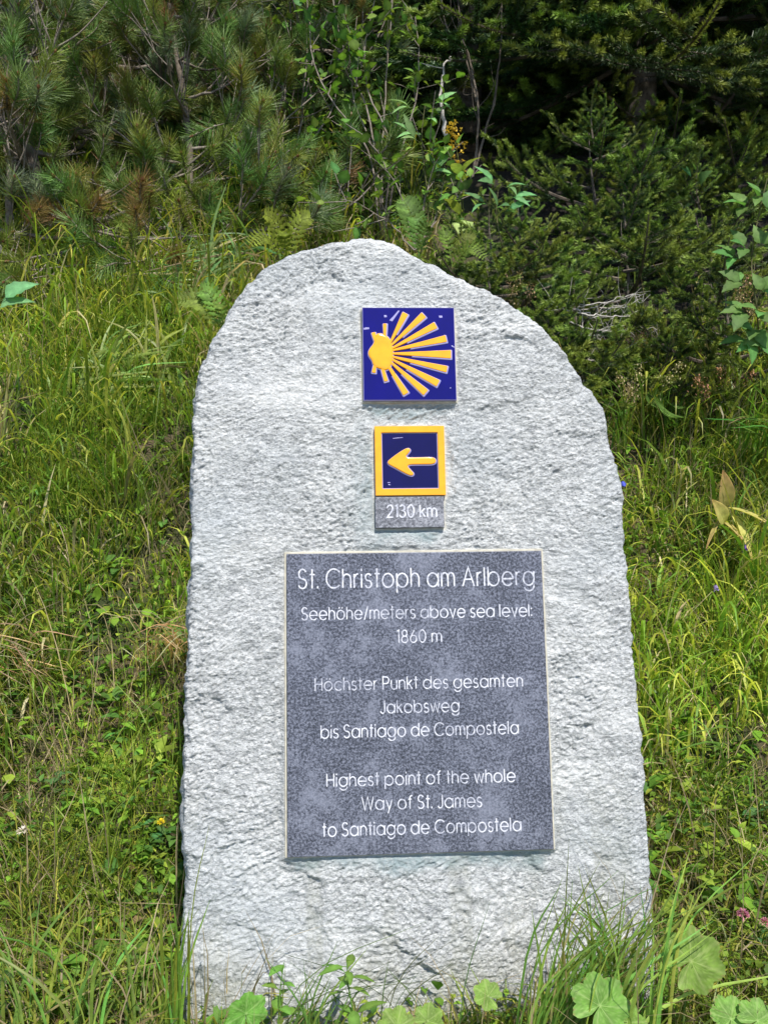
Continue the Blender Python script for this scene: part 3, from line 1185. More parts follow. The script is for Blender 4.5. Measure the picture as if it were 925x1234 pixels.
turf('dry_thatch', 15000, 0.95, 3.0, 0.05, 0.0018, 6.0, 0.0, 17, 1.25, 0.5, power=1.4)
turf('straw_patch', 26000, 1.3, 2.6, 0.075, 0.0017, 6.0, 0.0, 27, 1.0, 0.9, power=1.2,
     mask=lambda x, y, r: (N1(x * 2.6 + 31, y * 3.0) + np.where(x < -0.3, 0.15, -0.1) > 0.12 + 0.5 * r.random(len(x))))
turf('short_grass', 70000, 0.95, 2.6, 0.055, 0.0024, 0.18, 0.26, 11, 0.6, 0.8, power=1.4)
turf('meadow_grass', 38000, 1.0, 3.6, 0.13, 0.0032, 0.10, 0.22, 12, 0.5, 1.2, power=1.2)
turf('bank_grass', 42000, 2.0, 4.6, 0.13, 0.0042, 0.10, 0.20, 13, 0.5, 1.1, power=1.0)
turf('long_bank_grass', 5200, 2.2, 4.4, 0.32, 0.0075, 0.10, 0.18, 14, 0.35, 1.7, power=0.9, nseg=6,
     mask=lambda x, y, r: (x < 0.15) & (N1(x * 2.5 + 4, y * 2.5) + 0.5 * (y - 2.6) > r.random(len(x)) * 0.8 - 0.15))
turf('long_bank_grass', 1500, 1.9, 3.3, 0.26, 0.0065, 0.10, 0.35, 15, 0.35, 1.5, power=0.9, nseg=6,
     mask=lambda x, y, r: (x > 0.3) & (N1(x * 2.5 + 4, y * 2.5) > r.random(len(x)) * 0.8 - 0.3))
turf('arching_grass', 6500, 1.8, 3.6, 0.24, 0.0070, 0.08, 0.5, 18, 0.45, 1.9, power=1.0, nseg=6)
turf('dead_grass', 8000, 2.4, 4.0, 0.20, 0.0040, 6.0, 0.0, 19, 0.9, 1.5, power=1.0, nseg=4,
     mask=lambda x, y, r: (x < 0.2) & (N1(x * 2.2 + 14, y * 2.2) > r.random(len(x)) * 0.8 - 0.2))
turf('dry_stalks', 3600, 1.1, 3.4, 0.26, 0.0022, 6.0, 0.0, 16, 0.7, 0.5, power=1.2, nseg=4)


def litter(name, n, y0, y1, size, cols, seed, lift=0.03, mask=None, power=1.4):
    """small oval leaves lying and standing among the grass"""
    rng = np.random.default_rng(seed)
    x, y = scatter(n, y0, y1, rng, power)
    ok = clear_of_stone(x, y) & (N2(x * 5 + seed, y * 5) > rng.random(len(x)) * 1.1 - 0.6)
    if mask is not None:
        ok &= mask(x, y)
    x, y = x[ok], y[ok]
    n = len(x)
    LV, LF = leaf(1, 0.62, 3, 0.35, 0.3)
    s_ = size * (0.5 + rng.random(n))
    az = rng.random(n) * 2 * np.pi
    el = rng.normal(0.35, 0.4, n)
    d = np.stack([np.cos(az) * np.cos(el), np.sin(az) * np.cos(el), np.sin(el)], 1)
    b_ = np.stack([-np.sin(az), np.cos(az), 0 * az], 1)
    c_ = np.cross(d, b_)
    P0 = np.stack([x, y, terrain(x, y) + lift * rng.random(n)], 1)
    V = P0[:, None] + s_[:, None, None] * (LV[None, :, :1] * d[:, None] + LV[None, :, 1:2] * b_[:, None] + LV[None, :, 2:3] * c_[:, None])
    F = (np.arange(n)[:, None, None] * len(LV) + LF[None]).reshape(-1, 4)
    k = rng.integers(0, len(cols), n)
    C = np.array(cols)[k] * (0.7 + 0.6 * rng.random((n, 1)))
    link(name, G().add(V.reshape(-1, 3), F, np.repeat(C, len(LV), 0)).mesh(name, M_LEAF, True), kind='stuff')


GREENS = [(0.12, 0.24, 0.03), (0.18, 0.33, 0.035), (0.085, 0.18, 0.035), (0.26, 0.34, 0.045)]
litter('ground_cover', 20000, 1.0, 3.2, 0.018, GREENS, 21, 0.05)
litter('bilberry_leaves', 22000, 1.3, 3.1, 0.013, GREENS, 26, 0.09, mask=lambda x, y: x > 0.25)
litter('ground_cover', 9000, 1.9, 4.6, 0.028, GREENS[:3], 22, 0.08)
litter('low_herbs', 4200, 1.0, 3.0, 0.036, GREENS, 23, 0.06)
litter('fallen_leaves', 1800, 1.0, 4.2, 0.022, [(0.30, 0.20, 0.09), (0.22, 0.12, 0.05), (0.38, 0.28, 0.14)], 24, 0.02)
litter('undergrowth', 16000, 3.6, 9.5, 0.055, [(0.04, 0.08, 0.02), (0.03, 0.065, 0.02), (0.07, 0.09, 0.03)], 25, 0.35, power=0.6, mask=lambda x, y: x < 0.1)


# ================================================================== conifers
def needles(P, L, Wd, ang, n_per, rng, col, tipcol=None, flat=0.0, tiprise=0.6):
    """needles along polyline P (each one a slim triangle); returns V, F, C"""
    seg = np.diff(P, axis=0)
    ln = np.linalg.norm(seg, axis=1)
    tot = ln.sum()
    n = max(6, int(tot * n_per))
    t = np.sort(rng.random(n)) * tot
    cs = np.concatenate([[0], np.cumsum(ln)])
    k = np.clip(np.searchsorted(cs, t) - 1, 0, len(seg) - 1)
    f = ((t - cs[k]) / (ln[k] + 1e-9))[:, None]
    p = P[k] * (1 - f) + P[k + 1] * f
    d = seg[k] / (ln[k][:, None] + 1e-9)
    up = np.array([0.02, 0.03, 1.0])
    a = np.cross(np.broadcast_to(up, d.shape), d)
    a /= np.linalg.norm(a, axis=1)[:, None] + 1e-9
    b_ = np.cross(d, a)
    ph = rng.random(n) * 2 * np.pi
    rad = np.cos(ph)[:, None] * a + (np.sin(ph) * (1 - flat) + flat * 0.45)[:, None] * b_
    rad /= np.linalg.norm(rad, axis=1)[:, None] + 1e-9
    an = ang * (0.75 + 0.5 * rng.random(n)) * (1 - tiprise * 0.5 * (t / tot) ** 4)
    nd_ = d * np.cos(an)[:, None] + rad * np.sin(an)[:, None]
    Ln = (L * (0.75 + 0.5 * rng.random(n)))[:, None]
    sd = np.cross(nd_, rng.normal(0, 1, (n, 3)))
    sd /= np.linalg.norm(sd, axis=1)[:, None] + 1e-9
    sd *= Wd * 0.5
    V = np.stack([p - sd, p + sd, p + nd_ * Ln + sd * 0.25, p + nd_ * Ln - sd * 0.25], 1).reshape(-1, 3)
    F = np.arange(n)[:, None] * 4 + np.array([0, 1, 2, 3])
    C = np.array(col)[None] * (0.82 + 0.36 * rng.random((n, 1)))
    if tipcol is not None:
        w = np.clip((t / tot - 0.25) / 0.5, 0, 1)[:, None]
        C = C * (1 - w) + np.array(tipcol)[None] * (0.85 + 0.3 * rng.random((n, 1))) * w
    return V, F, np.repeat(C, 4, 0)


SPR_OLD, SPR_NEW = (0.028, 0.066, 0.015), (0.240, 0.320, 0.050)


def spruce_branch_mesh(seed, L=0.8):
    rng = np.random.default_rng(seed)
    g = G()
    m = 14
    t = np.linspace(0, 1, m)
    P = np.stack([L * t, 0.03 * L * np.sin(t * 3 + seed), -0.10 * L * np.sin(t * 2.2) + 0.14 * L * t ** 3], 1)
    V, F = tube(P, 0.006 * (1 - 0.8 * t) + 0.001, 5)
    g.add(V, F, (0.1, 0.08, 0.06), 1)
    nd_v = needles(P[5:], 0.012, 0.0022, 0.85, 2300, rng, SPR_OLD, SPR_NEW, 0.4)
    g.add(*nd_v)

    def shoot(p, d, ln, lvl, new):
        k = 5
        u = np.linspace(0, 1, k)[:, None]
        q = p + d * ln * u + np.array([0, 0, 1.0]) * (0.10 * ln * u ** 2) + rng.normal(0, 0.012 * ln, (k, 3)) * u
        if lvl < 2:
            V, F = tube(q, np.linspace(0.0022, 0.0008, k), 4)
            g.add(V, F, (0.12, 0.09, 0.06), 1)
        g.add(*needles(q, 0.0135, 0.0024, 0.88, 2700, rng, SPR_OLD, SPR_NEW if new else None, 0.35))
        return q
    s = 0.16
    side = 1
    gap_ = 0.055 if L > 0.6 else 0.046
    while s < 0.97:
        i = s * (m - 1)
        p = P[int(i)]
        d0 = unit(P[min(m - 1, int(i) + 1)] - p)
        ln = L * (0.50 * (1 - s) ** 0.8 + (0.09 if L > 0.6 else 0.16)) * rng.uniform(0.75, 1.15)
        a = rng.uniform(0.75, 1.0)
        lat = np.array([-d0[1], d0[0], 0]) * side
        d = unit(d0 * math.cos(a) + lat * math.sin(a) + np.array([0, 0, rng.normal(-0.05, 0.1)]))
        q = shoot(p, d, ln, 1, ln < 0.14 or L < 0.6)
        # second order shoots
        u = 0.25
        sd2 = 1
        while u < 0.95 and ln > 0.07:
            pp = q[0] + (q[-1] - q[0]) * u
            l2 = max(0.06, ln * 0.42 * (1 - u * 0.6)) * rng.uniform(0.8, 1.2)
            lat2 = unit(np.cross([0, 0, 1], d)) * sd2
            d2 = unit(d * 0.68 + lat2 * 0.72 + np.array([0, 0, rng.normal(0.05, 0.15)]))
            shoot(pp, d2, l2, 2, True)
            u += 0.055 / ln * rng.uniform(0.8, 1.3)
            sd2 = -sd2
        # shoot end
        s += gap_ / L * rng.uniform(0.8, 1.2)
        side = -side
    return g.mesh('spruce_branch', [M_NEEDLE, M_BARK], False)


SPR = [spruce_branch_mesh(40 + k) for k in range(6)]
SPS = [spruce_branch_mesh(50 + k, 0.40) for k in range(5)]


def trunk_obj(name, P, r, parent, loc, mat, n=10, seed=0):
    V, F = tube(np.asarray(P) - np.asarray(loc), r, n)
    V = V + 0.12 * np.asarray(r).max() * np.stack([N1(V[:, 2] * 30, V[:, 0] * 60), N2(V[:, 2] * 30, V[:, 1] * 60), 0 * V[:, 0]], 1)
    return link(name, G().add(V, F, (0.1, 0.1, 0.1)).mesh(name, mat, True), parent)


def spruce(x, y, h, label, bl=1.2, tips=(), nb=40, z0=0.25, group=None, seed=0, lean=0.0, dens=1.0):
    rng = np.random.default_rng(900 + seed)
    b0 = np.array([x, y, th(x, y) - 0.05])
    t = root('spruce_tree', Vector(b0), label, 'spruce', group)
    zz = np.linspace(0, 1, 9)
    P = b0 + np.stack([lean * zz * h + 0.02 * np.sin(zz * 5), 0.02 * np.cos(zz * 4), zz * h], 1)
    rad = 0.004 + 0.016 * h
    trunk_obj('trunk', P, rad * (1 - 0.93 * zz), t, b0, M_BARK)
    for (px, py, d, sc) in tips:
        tip = np.array(at(px, py, d))
        tz = tip[2] - b0[2] + 0.06 * sc
        o_ = np.array([b0[0] + lean * tz, b0[1], tip[2] + rng.uniform(-0.02, 0.12) * sc])
        v = unit(unit(tip - o_) * 0.75 + np.array([rng.normal(0, 0.45), -0.15, rng.uniform(0.15, 0.5)]))
        use = 0.50 * sc
        st_ = tip - v * use
        o = link('branch', SPS[rng.integers(0, 5)], t)
        place(o, Vector(st_ - b0), v, rng.normal(0, 0.25), use / 0.40)
        V, F = tube(curve_pts([o_, (o_ + st_) / 2 + np.array([0, 0, -0.05]), st_ + v * 0.02], 8) - b0, np.linspace(0.013, 0.006, 9)[:len(curve_pts([o_, o_, o_], 8))], 5)
        link('bough', G().add(V, F).mesh('bough', M_BARK, True), t)
    for k in range(nb):
        f = z0 + (1 - z0) * (k + rng.random()) / nb
        az = k * 2.399 + rng.normal(0, 0.3)
        L = bl * (1 - f) ** 0.75 * rng.uniform(0.8, 1.15) + 0.12
        el = (0.30 if h < 1.2 else -0.20) + 0.75 * max(0, f - 0.55) + rng.normal(0, 0.12)
        d = (math.cos(az) * math.cos(el), math.sin(az) * math.cos(el), math.sin(el))
        small = L < 0.65
        o = link('branch', SPS[k % 5] if small else SPR[k % 6], t)
        pz = f * h
        place(o, Vector((lean * pz, 0, pz)), d, rng.normal(0, 0.12), L / (0.40 if small else 0.8))
    # leader
    o = link('branch', SPS[0], t)
    place(o, Vector((lean * h * .93, 0, h * 0.93)), (lean, 0.05, 1), 0, 0.5)
    return t


SG = 'spruces on the wooded slope behind the stone'
spruce(1.15, 4.15, 4.2, 'tall dark spruce with sunlit sprays at the upper right edge', 1.5,
       [(720, 105, 3.6, 1.0), (765, 130, 3.7, .9), (820, 118, 3.6, .8), (870, 150, 3.5, .9), (915, 135, 3.5, .8), (905, 60, 3.7, 1.0), (850, 45, 3.8, .9), (790, 35, 3.9, .9),
        (735, 200, 3.5, .8), (790, 215, 3.6, .8), (880, 200, 3.5, .9), (930, 210, 3.4, .8), (700, 240, 3.35, .9), (745, 265, 3.4, .8), (800, 165, 3.5, .9), (845, 185, 3.5, .9), (905, 175, 3.4, 1.), (765, 190, 3.5, .9), (715, 330, 3.3, .7), (800, 330, 3.35, .7), (700, 15, 3.8, 1.), (930, 20, 3.6, 1.), (770, 5, 3.6, 1.), (845, 5, 3.6, 1.)],
       95, 0.12, SG, 1)
spruce(0.42, 4.7, 4.6, 'dark spruce with tangled bare lower boughs above the stone top', 1.5,
       [(620, 50, 4.3, 1.), (665, 30, 4.2, 1.), (600, 20, 4.3, 1.), (640, 185, 4.0, .8), (590, 200, 4.0, .7), (690, 160, 3.9, .8), (610, 240, 3.8, .7), (560, 15, 4.3, .9)],
       64, 0.30, SG, 2)
spruce(2.3, 4.3, 5.5, 'tall spruce standing past the right edge', 1.7, [], 90, 0.10, SG, 3)
spruce(0.9, 7.2, 6.0, 'dark spruce deep in the wood at the right', 2.0, [], 90, 0.05, SG, 4)
spruce(-0.9, 7.6, 6.0, 'dark spruce deep in the wood behind the pines', 1.9, [], 80, 0.05, SG, 5)
spruce(-2.6, 6.8, 5.5, 'dark spruce deep in the wood at the far left', 1.9, [], 80, 0.05, SG, 6)
spruce(2.3, 6.6, 6.0, 'dark spruce deep in the wood at the far right', 1.9, [], 80, 0.05, SG, 7)
for k_, (x_, y_) in enumerate(((0.0, 9.2), (1.6, 9.4), (-1.9, 9.3), (3.3, 9.0), (-3.6, 9.2), (0.75, 5.9))):
    spruce(x_, y_, 7.0 if y_ > 6 else 4.5, ('dark spruce far back in the wood straight behind the stone', 'dark spruce far back in the wood above the stone shoulder on the right', 'dark spruce far back in the wood behind the slim pine stem', 'rearmost dark spruce toward the top right corner', 'rearmost dark spruce toward the top left corner', 'shorter dark spruce standing in the deepest gap between the boughs')[k_], 2.1 if y_ > 6 else 1.3, [], 80, 0.04, 'dark spruces filling the back of the wood', 30 + k_)


def small_spruce(px, py, d, h, label, bl, seed, nb=16, tips=()):
    p = at(px, py, d)
    return spruce(p.x, p.y, h, label, bl, tips, nb, 0.12, 'young spruces at the foot of the wood', seed)


def base_under(px, d):
    r = ray(px, 400)
    return r.x * d, d


for px, d, h, bl, nb, lab, sd in (
        (588, 3.0, 0.46, 0.42, 15, 'young spruce just right of the stone top with a pointed leader', 11),
        (660, 2.85, 0.24, 0.36, 12, 'low young spruce touching the shoulder of the stone', 12),
        (745, 3.30, 0.36, 0.45, 12, 'low young spruce behind the dead twigs', 13),
        (830, 3.45, 0.30, 0.42, 8, 'young spruce with dark drooping sprays right of the dead twigs', 14),
        (870, 2.9, 0.26, 0.42, 12, 'low bushy young spruce near the right edge', 15),
        (705, 3.55, 0.52, 0.50, 11, 'young spruce with bright tips in front of the dark gap', 16),
        (622, 3.25, 0.34, 0.42, 9, 'low spreading young spruce under the pointed leaves by the stone top', 19),
        (850, 3.2, 0.24, 0.40, 8, 'dark young spruce left of the leafy cane', 20),
        (690, 3.0, 0.20, 0.36, 12, 'flat young spruce spreading over the pale twigs', 21),
        (790, 2.85, 0.18, 0.30, 9, 'lowest young spruce beside the dead twigs', 18)):
    x, y = base_under(px, d)
    spruce(x, y, h, lab, bl, (), nb, 0.04, 'young spruces at the foot of the wood', sd)


# ------------------------------------------------------------------ mountain pines
def tuft_mesh(seed, kind=0):
    rng = np.random.default_rng(seed)
    g = G()
    L = 0.085
    k = 6
    u = np.linspace(0, 1, k)
    P = np.stack([L * u, 0.006 * np.sin(u * 3), 0.012 * u ** 2], 1)
    V, F = tube(P, np.linspace(0.0032, 0.0026, k), 5)
    g.add(V, F, (0.2, 0.14, 0.09), 1)
    col = [(0.090, 0.165, 0.030), (0.140, 0.185, 0.030), (0.11, 0.18, 0.070), (0.19, 0.12, 0.04)][kind]
    tip = [(0.16, 0.25, 0.060), (0.23, 0.27, 0.05), (0.25, 0.32, 0.17), (0.24, 0.16, 0.05)][kind]
    g.add(*needles(P, 0.052, 0.0018, 0.85, 2300, rng, col, tip, 0.0, 0.9))
    g.add(*needles(P[:3], 0.04, 0.0015, 1.1, 500, rng, (0.20, 0.12, 0.04), None))
    # bud
    V, F = tube(np.array([[L, 0, .012], [L + .006, 0, .013], [L + .012, 0, .014]]), [0.0036, 0.0042, 0.001], 6)
    g.add(V, F, (0.20, 0.09, 0.04), 0)
    return g.mesh('needle_tuft', [M_NEEDLE, M_TWIG], False)


TUFT = [tuft_mesh(70, 0), tuft_mesh(71, 1), tuft_mesh(72, 2), tuft_mesh(73, 0), tuft_mesh(74, 1), tuft_mesh(75, 3)]
TW = [0.28, 0.23, 0.12, 0.21, 0.11, 0.05]


def pine_branch(parent, b0, P, r0, rng, ntw=9, twl=0.24, mat=None):
    """a bough along P (world) with side twigs, each ending in needle tufts"""
    P = np.asarray(P, float) - np.asarray(b0)
    o = P[0].copy()
    Q = P - o
    g = G()
    m = len(Q)
    V, F = tube(Q, np.linspace(r0, r0 * 0.35, m), 6)
    g.add(V, F, (0.1, 0.1, 0.1))
    tf = [(Q[-1], unit(Q[-1] - Q[-3]))]
    for k in range(ntw):
        s = 0.25 + 0.72 * (k + rng.random()) / ntw
        i = min(m - 2, int(s * (m - 1)))
        p = Q[i]
        d0 = unit(Q[i + 1] - Q[i])
        w = unit(np.cross(d0, rng.normal(0, 1, 3)))
        d = unit(d0 * 0.7 + w * 0.75 + np.array([0, 0, 0.35]))
        ln = twl * rng.uniform(0.5, 1.1)
        e = p + d * ln + np.array([0, 0, 0.12 * ln])
        q = curve_pts([p, p + d * ln * 0.5 - np.array([0, 0, 0.03 * ln]), e], 6)
        V, F = tube(q, np.linspace(max(0.0022, r0 * 0.35), 0.0022, len(q)), 5)
        g.add(V, F, (0.1, 0.1, 0.1))
        tf.append((e, unit(q[-1] - q[-2])))
        if rng.random() < 0.7:
            j = q[len(q) // 2]
            d2 = unit(d + 0.9 * rng.normal(0, 0.5, 3) + np.array([0, 0, 0.3]))
            e2 = j + d2 * ln * 0.5
            V, F = tube(np.array([j, (j + e2) / 2, e2]), [0.0022, 0.002, 0.002], 5)
            g.add(V, F, (0.1, 0.1, 0.1))
            tf.append((e2, d2))
    br = link('branch', g.mesh('branch', mat or M_TWIG, True), parent, Vector(o))
    for p, d in tf:
        t_ = link('needle_tuft', TUFT[rng.choice(6, p=TW)], br)
        place(t_, Vector(p), d, rng.random() * 6.28, rng.uniform(0.95, 1.5))
    return len(tf)


def pine(x, y, label, stem, nb, bl, seed, r0=0.022, extra=(), zlow=0.02):
    rng = np.random.default_rng(seed)
    b0 = np.array([x, y, th(x, y) - 0.04])
    t = root('mountain_pine', Vector(b0), label, 'pine', 'mountain pines behind the stone')
    S = curve_pts([b0] + [np.asarray(s_) for s_ in stem], 18)
    trunk_obj('trunk', S, np.linspace(r0, r0 * 0.45, len(S)), t, b0, M_BARK)
    n = 0
    for k in range(nb):
        f = zlow + (1 - zlow) * (k + rng.random()) / nb
        p = S[min(len(S) - 1, int(f * (len(S) - 1)))]
        az = k * 2.399 + rng.normal(0, 0.4)
        L = bl * rng.uniform(0.7, 1.2) * (1 - 0.45 * f)
        d = np.array([math.cos(az), math.sin(az) * 0.9, 0.05 + 0.35 * rng.random()])
        e = p + d * L
        e[2] = max(e[2], th(e[0], e[1]) + 0.10)
        md = (p + e) / 2 + np.array([0, 0, -0.08 * L])
        pts = wobble(curve_pts([p, md, e + np.array([0, 0, 0.10 * L])], 10), 0.003, seed + k)
        n += pine_branch(t, b0, pts, r0 * 0.42, rng, 8, 0.22)
    for pts in extra:
        n += pine_branch(t, b0, wobble(curve_pts([np.asarray(q) for q in pts], 12), 0.003, seed + n), 0.008, rng, 9, 0.20)
    return n


def A(px, py, d):
    return np.array(at(px, py, d))


g1 = ground(228, 262)
s1 = 3.75
n_t = pine(A(228, 262, s1)[0], s1, 'mountain pine with one slim upright stem left of the stone top',
           [A(229, 200, s1), A(222, 120, s1 + .05), A(206, 20, s1 + .1), A(198, -120, s1 + .15)], 17, 0.62, 301, 0.017,
           [[A(228, 250, 3.75), A(280, 275, 3.5), A(330, 282, 3.3), A(372, 268, 3.25)], [A(228, 250, 3.75), A(300, 258, 3.6), A(400, 262, 3.5), A(462, 212, 3.45)],
            [A(228, 252, 3.75), A(190, 280, 3.5), A(140, 283, 3.4), A(90, 268, 3.3)], [A(228, 258, 3.75), A(150, 270, 3.5), A(90, 300, 3.3), A(40, 310, 3.15)],
            [A(228, 258, 3.75), A(225, 290, 3.5), A(180, 310, 3.3), A(150, 318, 3.15)]])
pine(-1.38, 3.75, 'mountain pine with crooked dark stem near the left edge', [(-1.42, 3.7, 2.0), (-1.50, 3.7, 2.35), (-1.40, 3.75, 2.9)], 19, 0.62, 302, 0.03)
pine(-2.0, 3.5, 'mountain pine half past the left edge of the photo', [(-1.9, 3.45, 1.9), (-1.8, 3.4, 2.3), (-1.85, 3.4, 2.8)], 17, 0.62, 303, 0.03)
pine(-0.35, 4.45, 'mountain pine with thin stems behind the leafy shrub', [(-0.38, 4.45, 2.5), (-0.33, 4.4, 3.1), (-0.30, 4.45, 3.7)], 20, 0.65, 304, 0.025)
pine(-1.1, 4.6, 'mountain pine behind the slim upright stem', [(-1.05, 4.6, 2.6), (-1.12, 4.6, 3.2), (-1.0, 4.6, 3.9)], 22, 0.7, 305, 0.03)
pine(-1.95, 4.9, 'mountain pine high up at the far left corner', [(-1.9, 4.9, 2.9), (-2.0, 4.9, 3.5), (-1.9, 4.9, 4.2)], 22, 0.75, 306, 0.03)


# ================================================================== broad-leaved plants
def leaf_mesh(L, Wd, col, col2=None, nseg=5, fold=0.25, droop=0.25, shape=0.8, stalk=0.15, teeth=0.0, seed=0, mat=None):
    V, F = leaf(L, Wd, nseg, fold, droop, shape)
    if teeth:
        k = np.arange(len(V)) % 3 != 1
        V[k, 1] *= 1 + teeth * np.where((np.arange(len(V))[k] // 3) % 2 == 0, 1, -1)
    C = np.tile(np.array(col, float), (len(V), 1))
    C[1::3] = np.array(col) * 1.35 + 0.01
    if col2 is not None:
        w = (V[:, :1] / L) ** 1.5
        C = C * (1 - w) + np.array(col2) * w
    V[:, 0] += stalk * L
    V2, F2 = tube(np.array([[0, 0, 0], [stalk * L * .5, 0, -0.004 * 0], [stalk * L * 1.1, 0, 0]]), 0.0007 + L * 0.006, 4)
    g = G().add(V, F, C).add(V2, F2, np.array(col) * 1.1)
    return g.mesh('leaf', mat or M_LEAF, True)


SHL = [leaf_mesh(0.038, 0.028, (0.10, 0.19, 0.03), None, 5, 0.2, 0.2, 0.75), leaf_mesh(0.034, 0.027, (0.13, 0.23, 0.03), None, 5, 0.3, 0.1, 0.75),
       leaf_mesh(0.042, 0.030, (0.065, 0.14, 0.035), None, 5, 0.15, 0.35, 0.75), leaf_mesh(0.030, 0.022, (0.16, 0.24, 0.035), None, 4, 0.3, 0.3, 0.75)]


def leafy_shrub(label, base, stems, n_leaf, seed, group, leaves=SHL, stem_r=0.005, mat=None, spread=0.05):
    rng = np.random.default_rng(seed)
    b0 = np.asarray(base, float)
    t = root('leafy_shrub', Vector(b0), label, 'shrub', group)
    allp = []
    for k, st_ in enumerate(stems):
        P = wobble(curve_pts([b0] + [np.asarray(q) for q in st_], 16), 0.004, seed * 13 + k) - b0
        g = G()
        V, F = tube(P, np.linspace(stem_r, stem_r * 0.35, len(P)), 6)
        g.add(V, F, (0.1, 0.1, 0.1))
        tw = []
        for i in range(4, len(P) - 1):
            if rng.random() < 0.75:
                d = unit(P[i + 1] - P[i]) * 0.8 + rng.normal(0, 0.55, 3)
                e = P[i] + unit(d) * rng.uniform(0.07, 0.22)
                q = np.array([P[i], (P[i] + e) / 2 + rng.normal(0, .006, 3), e])
                V, F = tube(q, [0.0022, 0.0017, 0.0011], 4)
                g.add(V, F, (0.1, 0.1, 0.1))
                tw.append(q)
        link('stem', g.mesh('stem', mat or M_TWIG, True), t)
        for q in tw:
            for u in np.linspace(0.3, 1, 5):
                allp.append((q[0] * (1 - u) + q[-1] * u, unit(q[-1] - q[0])))
        for i in range(len(P) // 2, len(P) - 1):
            allp.append((P[i], unit(P[i + 1] - P[i])))
    idx = rng.permutation(len(allp))[:n_leaf]
    for i in idx:
        p, d = allp[i]
        o = link('leaf', leaves[rng.integers(0, len(leaves))], t)
        dd = unit(d * 0.5 + rng.normal(0, 0.6, 3) + np.array([0, -0.15, 0.1]))
        place(o, Vector(p), dd, rng.normal(0, 0.5), rng.uniform(0.85, 1.5))
    return t


GB = 'leafy shrubs in front of the pines'
b = ground(445, 262)
leafy_shrub('tall leafy shrub with thin grey stems rising above the middle of the stone', A(462, 285, 3.55), [
    [A(450, 150, 3.6), A(415, 60, 3.6), A(395, -40, 3.6)], [A(462, 150, 3.6), A(470, 60, 3.6), A(475, -60, 3.6)], [A(470, 180, 3.5), A(440, 90, 3.5), A(455, -30, 3.5)],
    [A(440, 180, 3.55), A(385, 100, 3.55), A(370, 0, 3.6)], [A(480, 190, 3.5), A(505, 110, 3.5), A(500, 20, 3.5)], [A(450, 190, 3.6), A(428, 120, 3.6), A(430, 20, 3.6)]], 285, 51, GB)
leafy_shrub('bright green leafy shrub at the top between pine stem and thin grey stems', A(345, 250, 3.9), [
    [A(345, 150, 3.9), A(350, 50, 3.9), A(345, -60, 3.9)], [A(360, 150, 3.8), A(375, 60, 3.8), A(380, -60, 3.8)], [A(335, 150, 3.9), A(320, 70, 3.9), A(310, -60, 3.9)],
    [A(370, 180, 3.7), A(400, 120, 3.7), A(410, 40, 3.7)]], 240, 52, GB)
leafy_shrub('low leafy shrub under the thin grey stems just above the stone', A(500, 300, 3.2), [
    [A(490, 250, 3.2), A(470, 210, 3.2), A(455, 180, 3.2)], [A(510, 250, 3.2), A(520, 205, 3.2), A(520, 165, 3.2)], [A(470, 270, 3.2), A(440, 250, 3.15), A(410, 240, 3.1)],
    [A(520, 270, 3.2), A(545, 240, 3.2), A(560, 215, 3.2)]], 150, 53, GB, stem_r=0.003)


def bare_shrub(label, stems, seed, r=0.006, name='bare_sapling', cat='sapling', twigs=0.5, tl=(0.05, 0.18), mat=None, droop=0.0):
    rng = np.random.default_rng(seed)
    b0 = np.asarray(stems[0][0], float)
    t = root(name, Vector(b0), label, cat)
    for k, st_ in enumerate(stems):
        P = wobble(curve_pts([np.asarray(q) for q in st_], 18), 0.005, seed * 7 + k) - b0
        g = G()
        V, F = tube(P, np.linspace(r, r * 0.25, len(P)), 6)
        g.add(V, F)
        for i in range(3, len(P) - 1):
            if rng.random() < twigs:
                d = unit(unit(P[i + 1] - P[i]) * 0.7 + rng.normal(0, 0.6, 3) - np.array([0, 0, droop]))
                e = P[i] + d * rng.uniform(*tl)
                q = curve_pts([P[i], (P[i] + e) / 2 + rng.normal(0, .012, 3), e + np.array([0, 0, 0.02])], 6)
                V, F = tube(q, np.linspace(r * 0.35, r * 0.15, len(q)), 4)
                g.add(V, F)
        link('stem', g.mesh('stem', mat or M_TWIG, True), t)
    return t


bare_shrub('bare brown sapling with forking stems rising into the dark gap', [
    [A(568, 215, 3.6), A(572, 150, 3.6), A(565, 80, 3.6), A(552, 20, 3.6), A(545, -40, 3.6)], [A(572, 200, 3.6), A(590, 120, 3.6), A(602, 40, 3.6), A(604, -40, 3.6)],
    [A(573, 120, 3.6), A(560, 60, 3.6), A(535, 20, 3.6), A(528, -30, 3.6)]], 61, 0.006, mat=M_BARK)
bare_shrub('broken pale dead stem standing beside the goldenrod', [[A(540, 160, 3.5), A(535, 120, 3.5), A(538, 90, 3.5), A(543, 68, 3.5)]], 62, 0.009, 'dead_sapling', 'dead sapling', 0.25, mat=M_DEAD)
rr = np.random.default_rng(63)
stm = []
c0 = A(700, 440, 2.85)
c0[2] = th(c0[0], c0[1])
for k in range(26):
    z = rr.uniform(0.05, 0.30)
    p0 = c0 + np.array([rr.normal(0, .03), rr.normal(0, .03), z])
    s_ = rr.choice([-1, 1])
    e = p0 + np.array([s_ * rr.uniform(0.08, 0.26), rr.normal(-0.03, 0.08), rr.uniform(-0.04, 0.06)])
    stm.append([c0 + np.array([0, 0, 0.02]) if k == 0 else p0, (p0 + e) / 2 + np.array([0, 0, -0.02]), e])
stm.append([c0, c0 + np.array([0.01, 0, 0.18]), c0 + np.array([0.03, 0, 0.36])])
bare_shrub('tangle of pale dead twigs between the low young spruces', stm, 64, 0.0028, 'dead_bush', 'dead bush', 0.35, (0.03, 0.10), M_DEAD, 0.2)
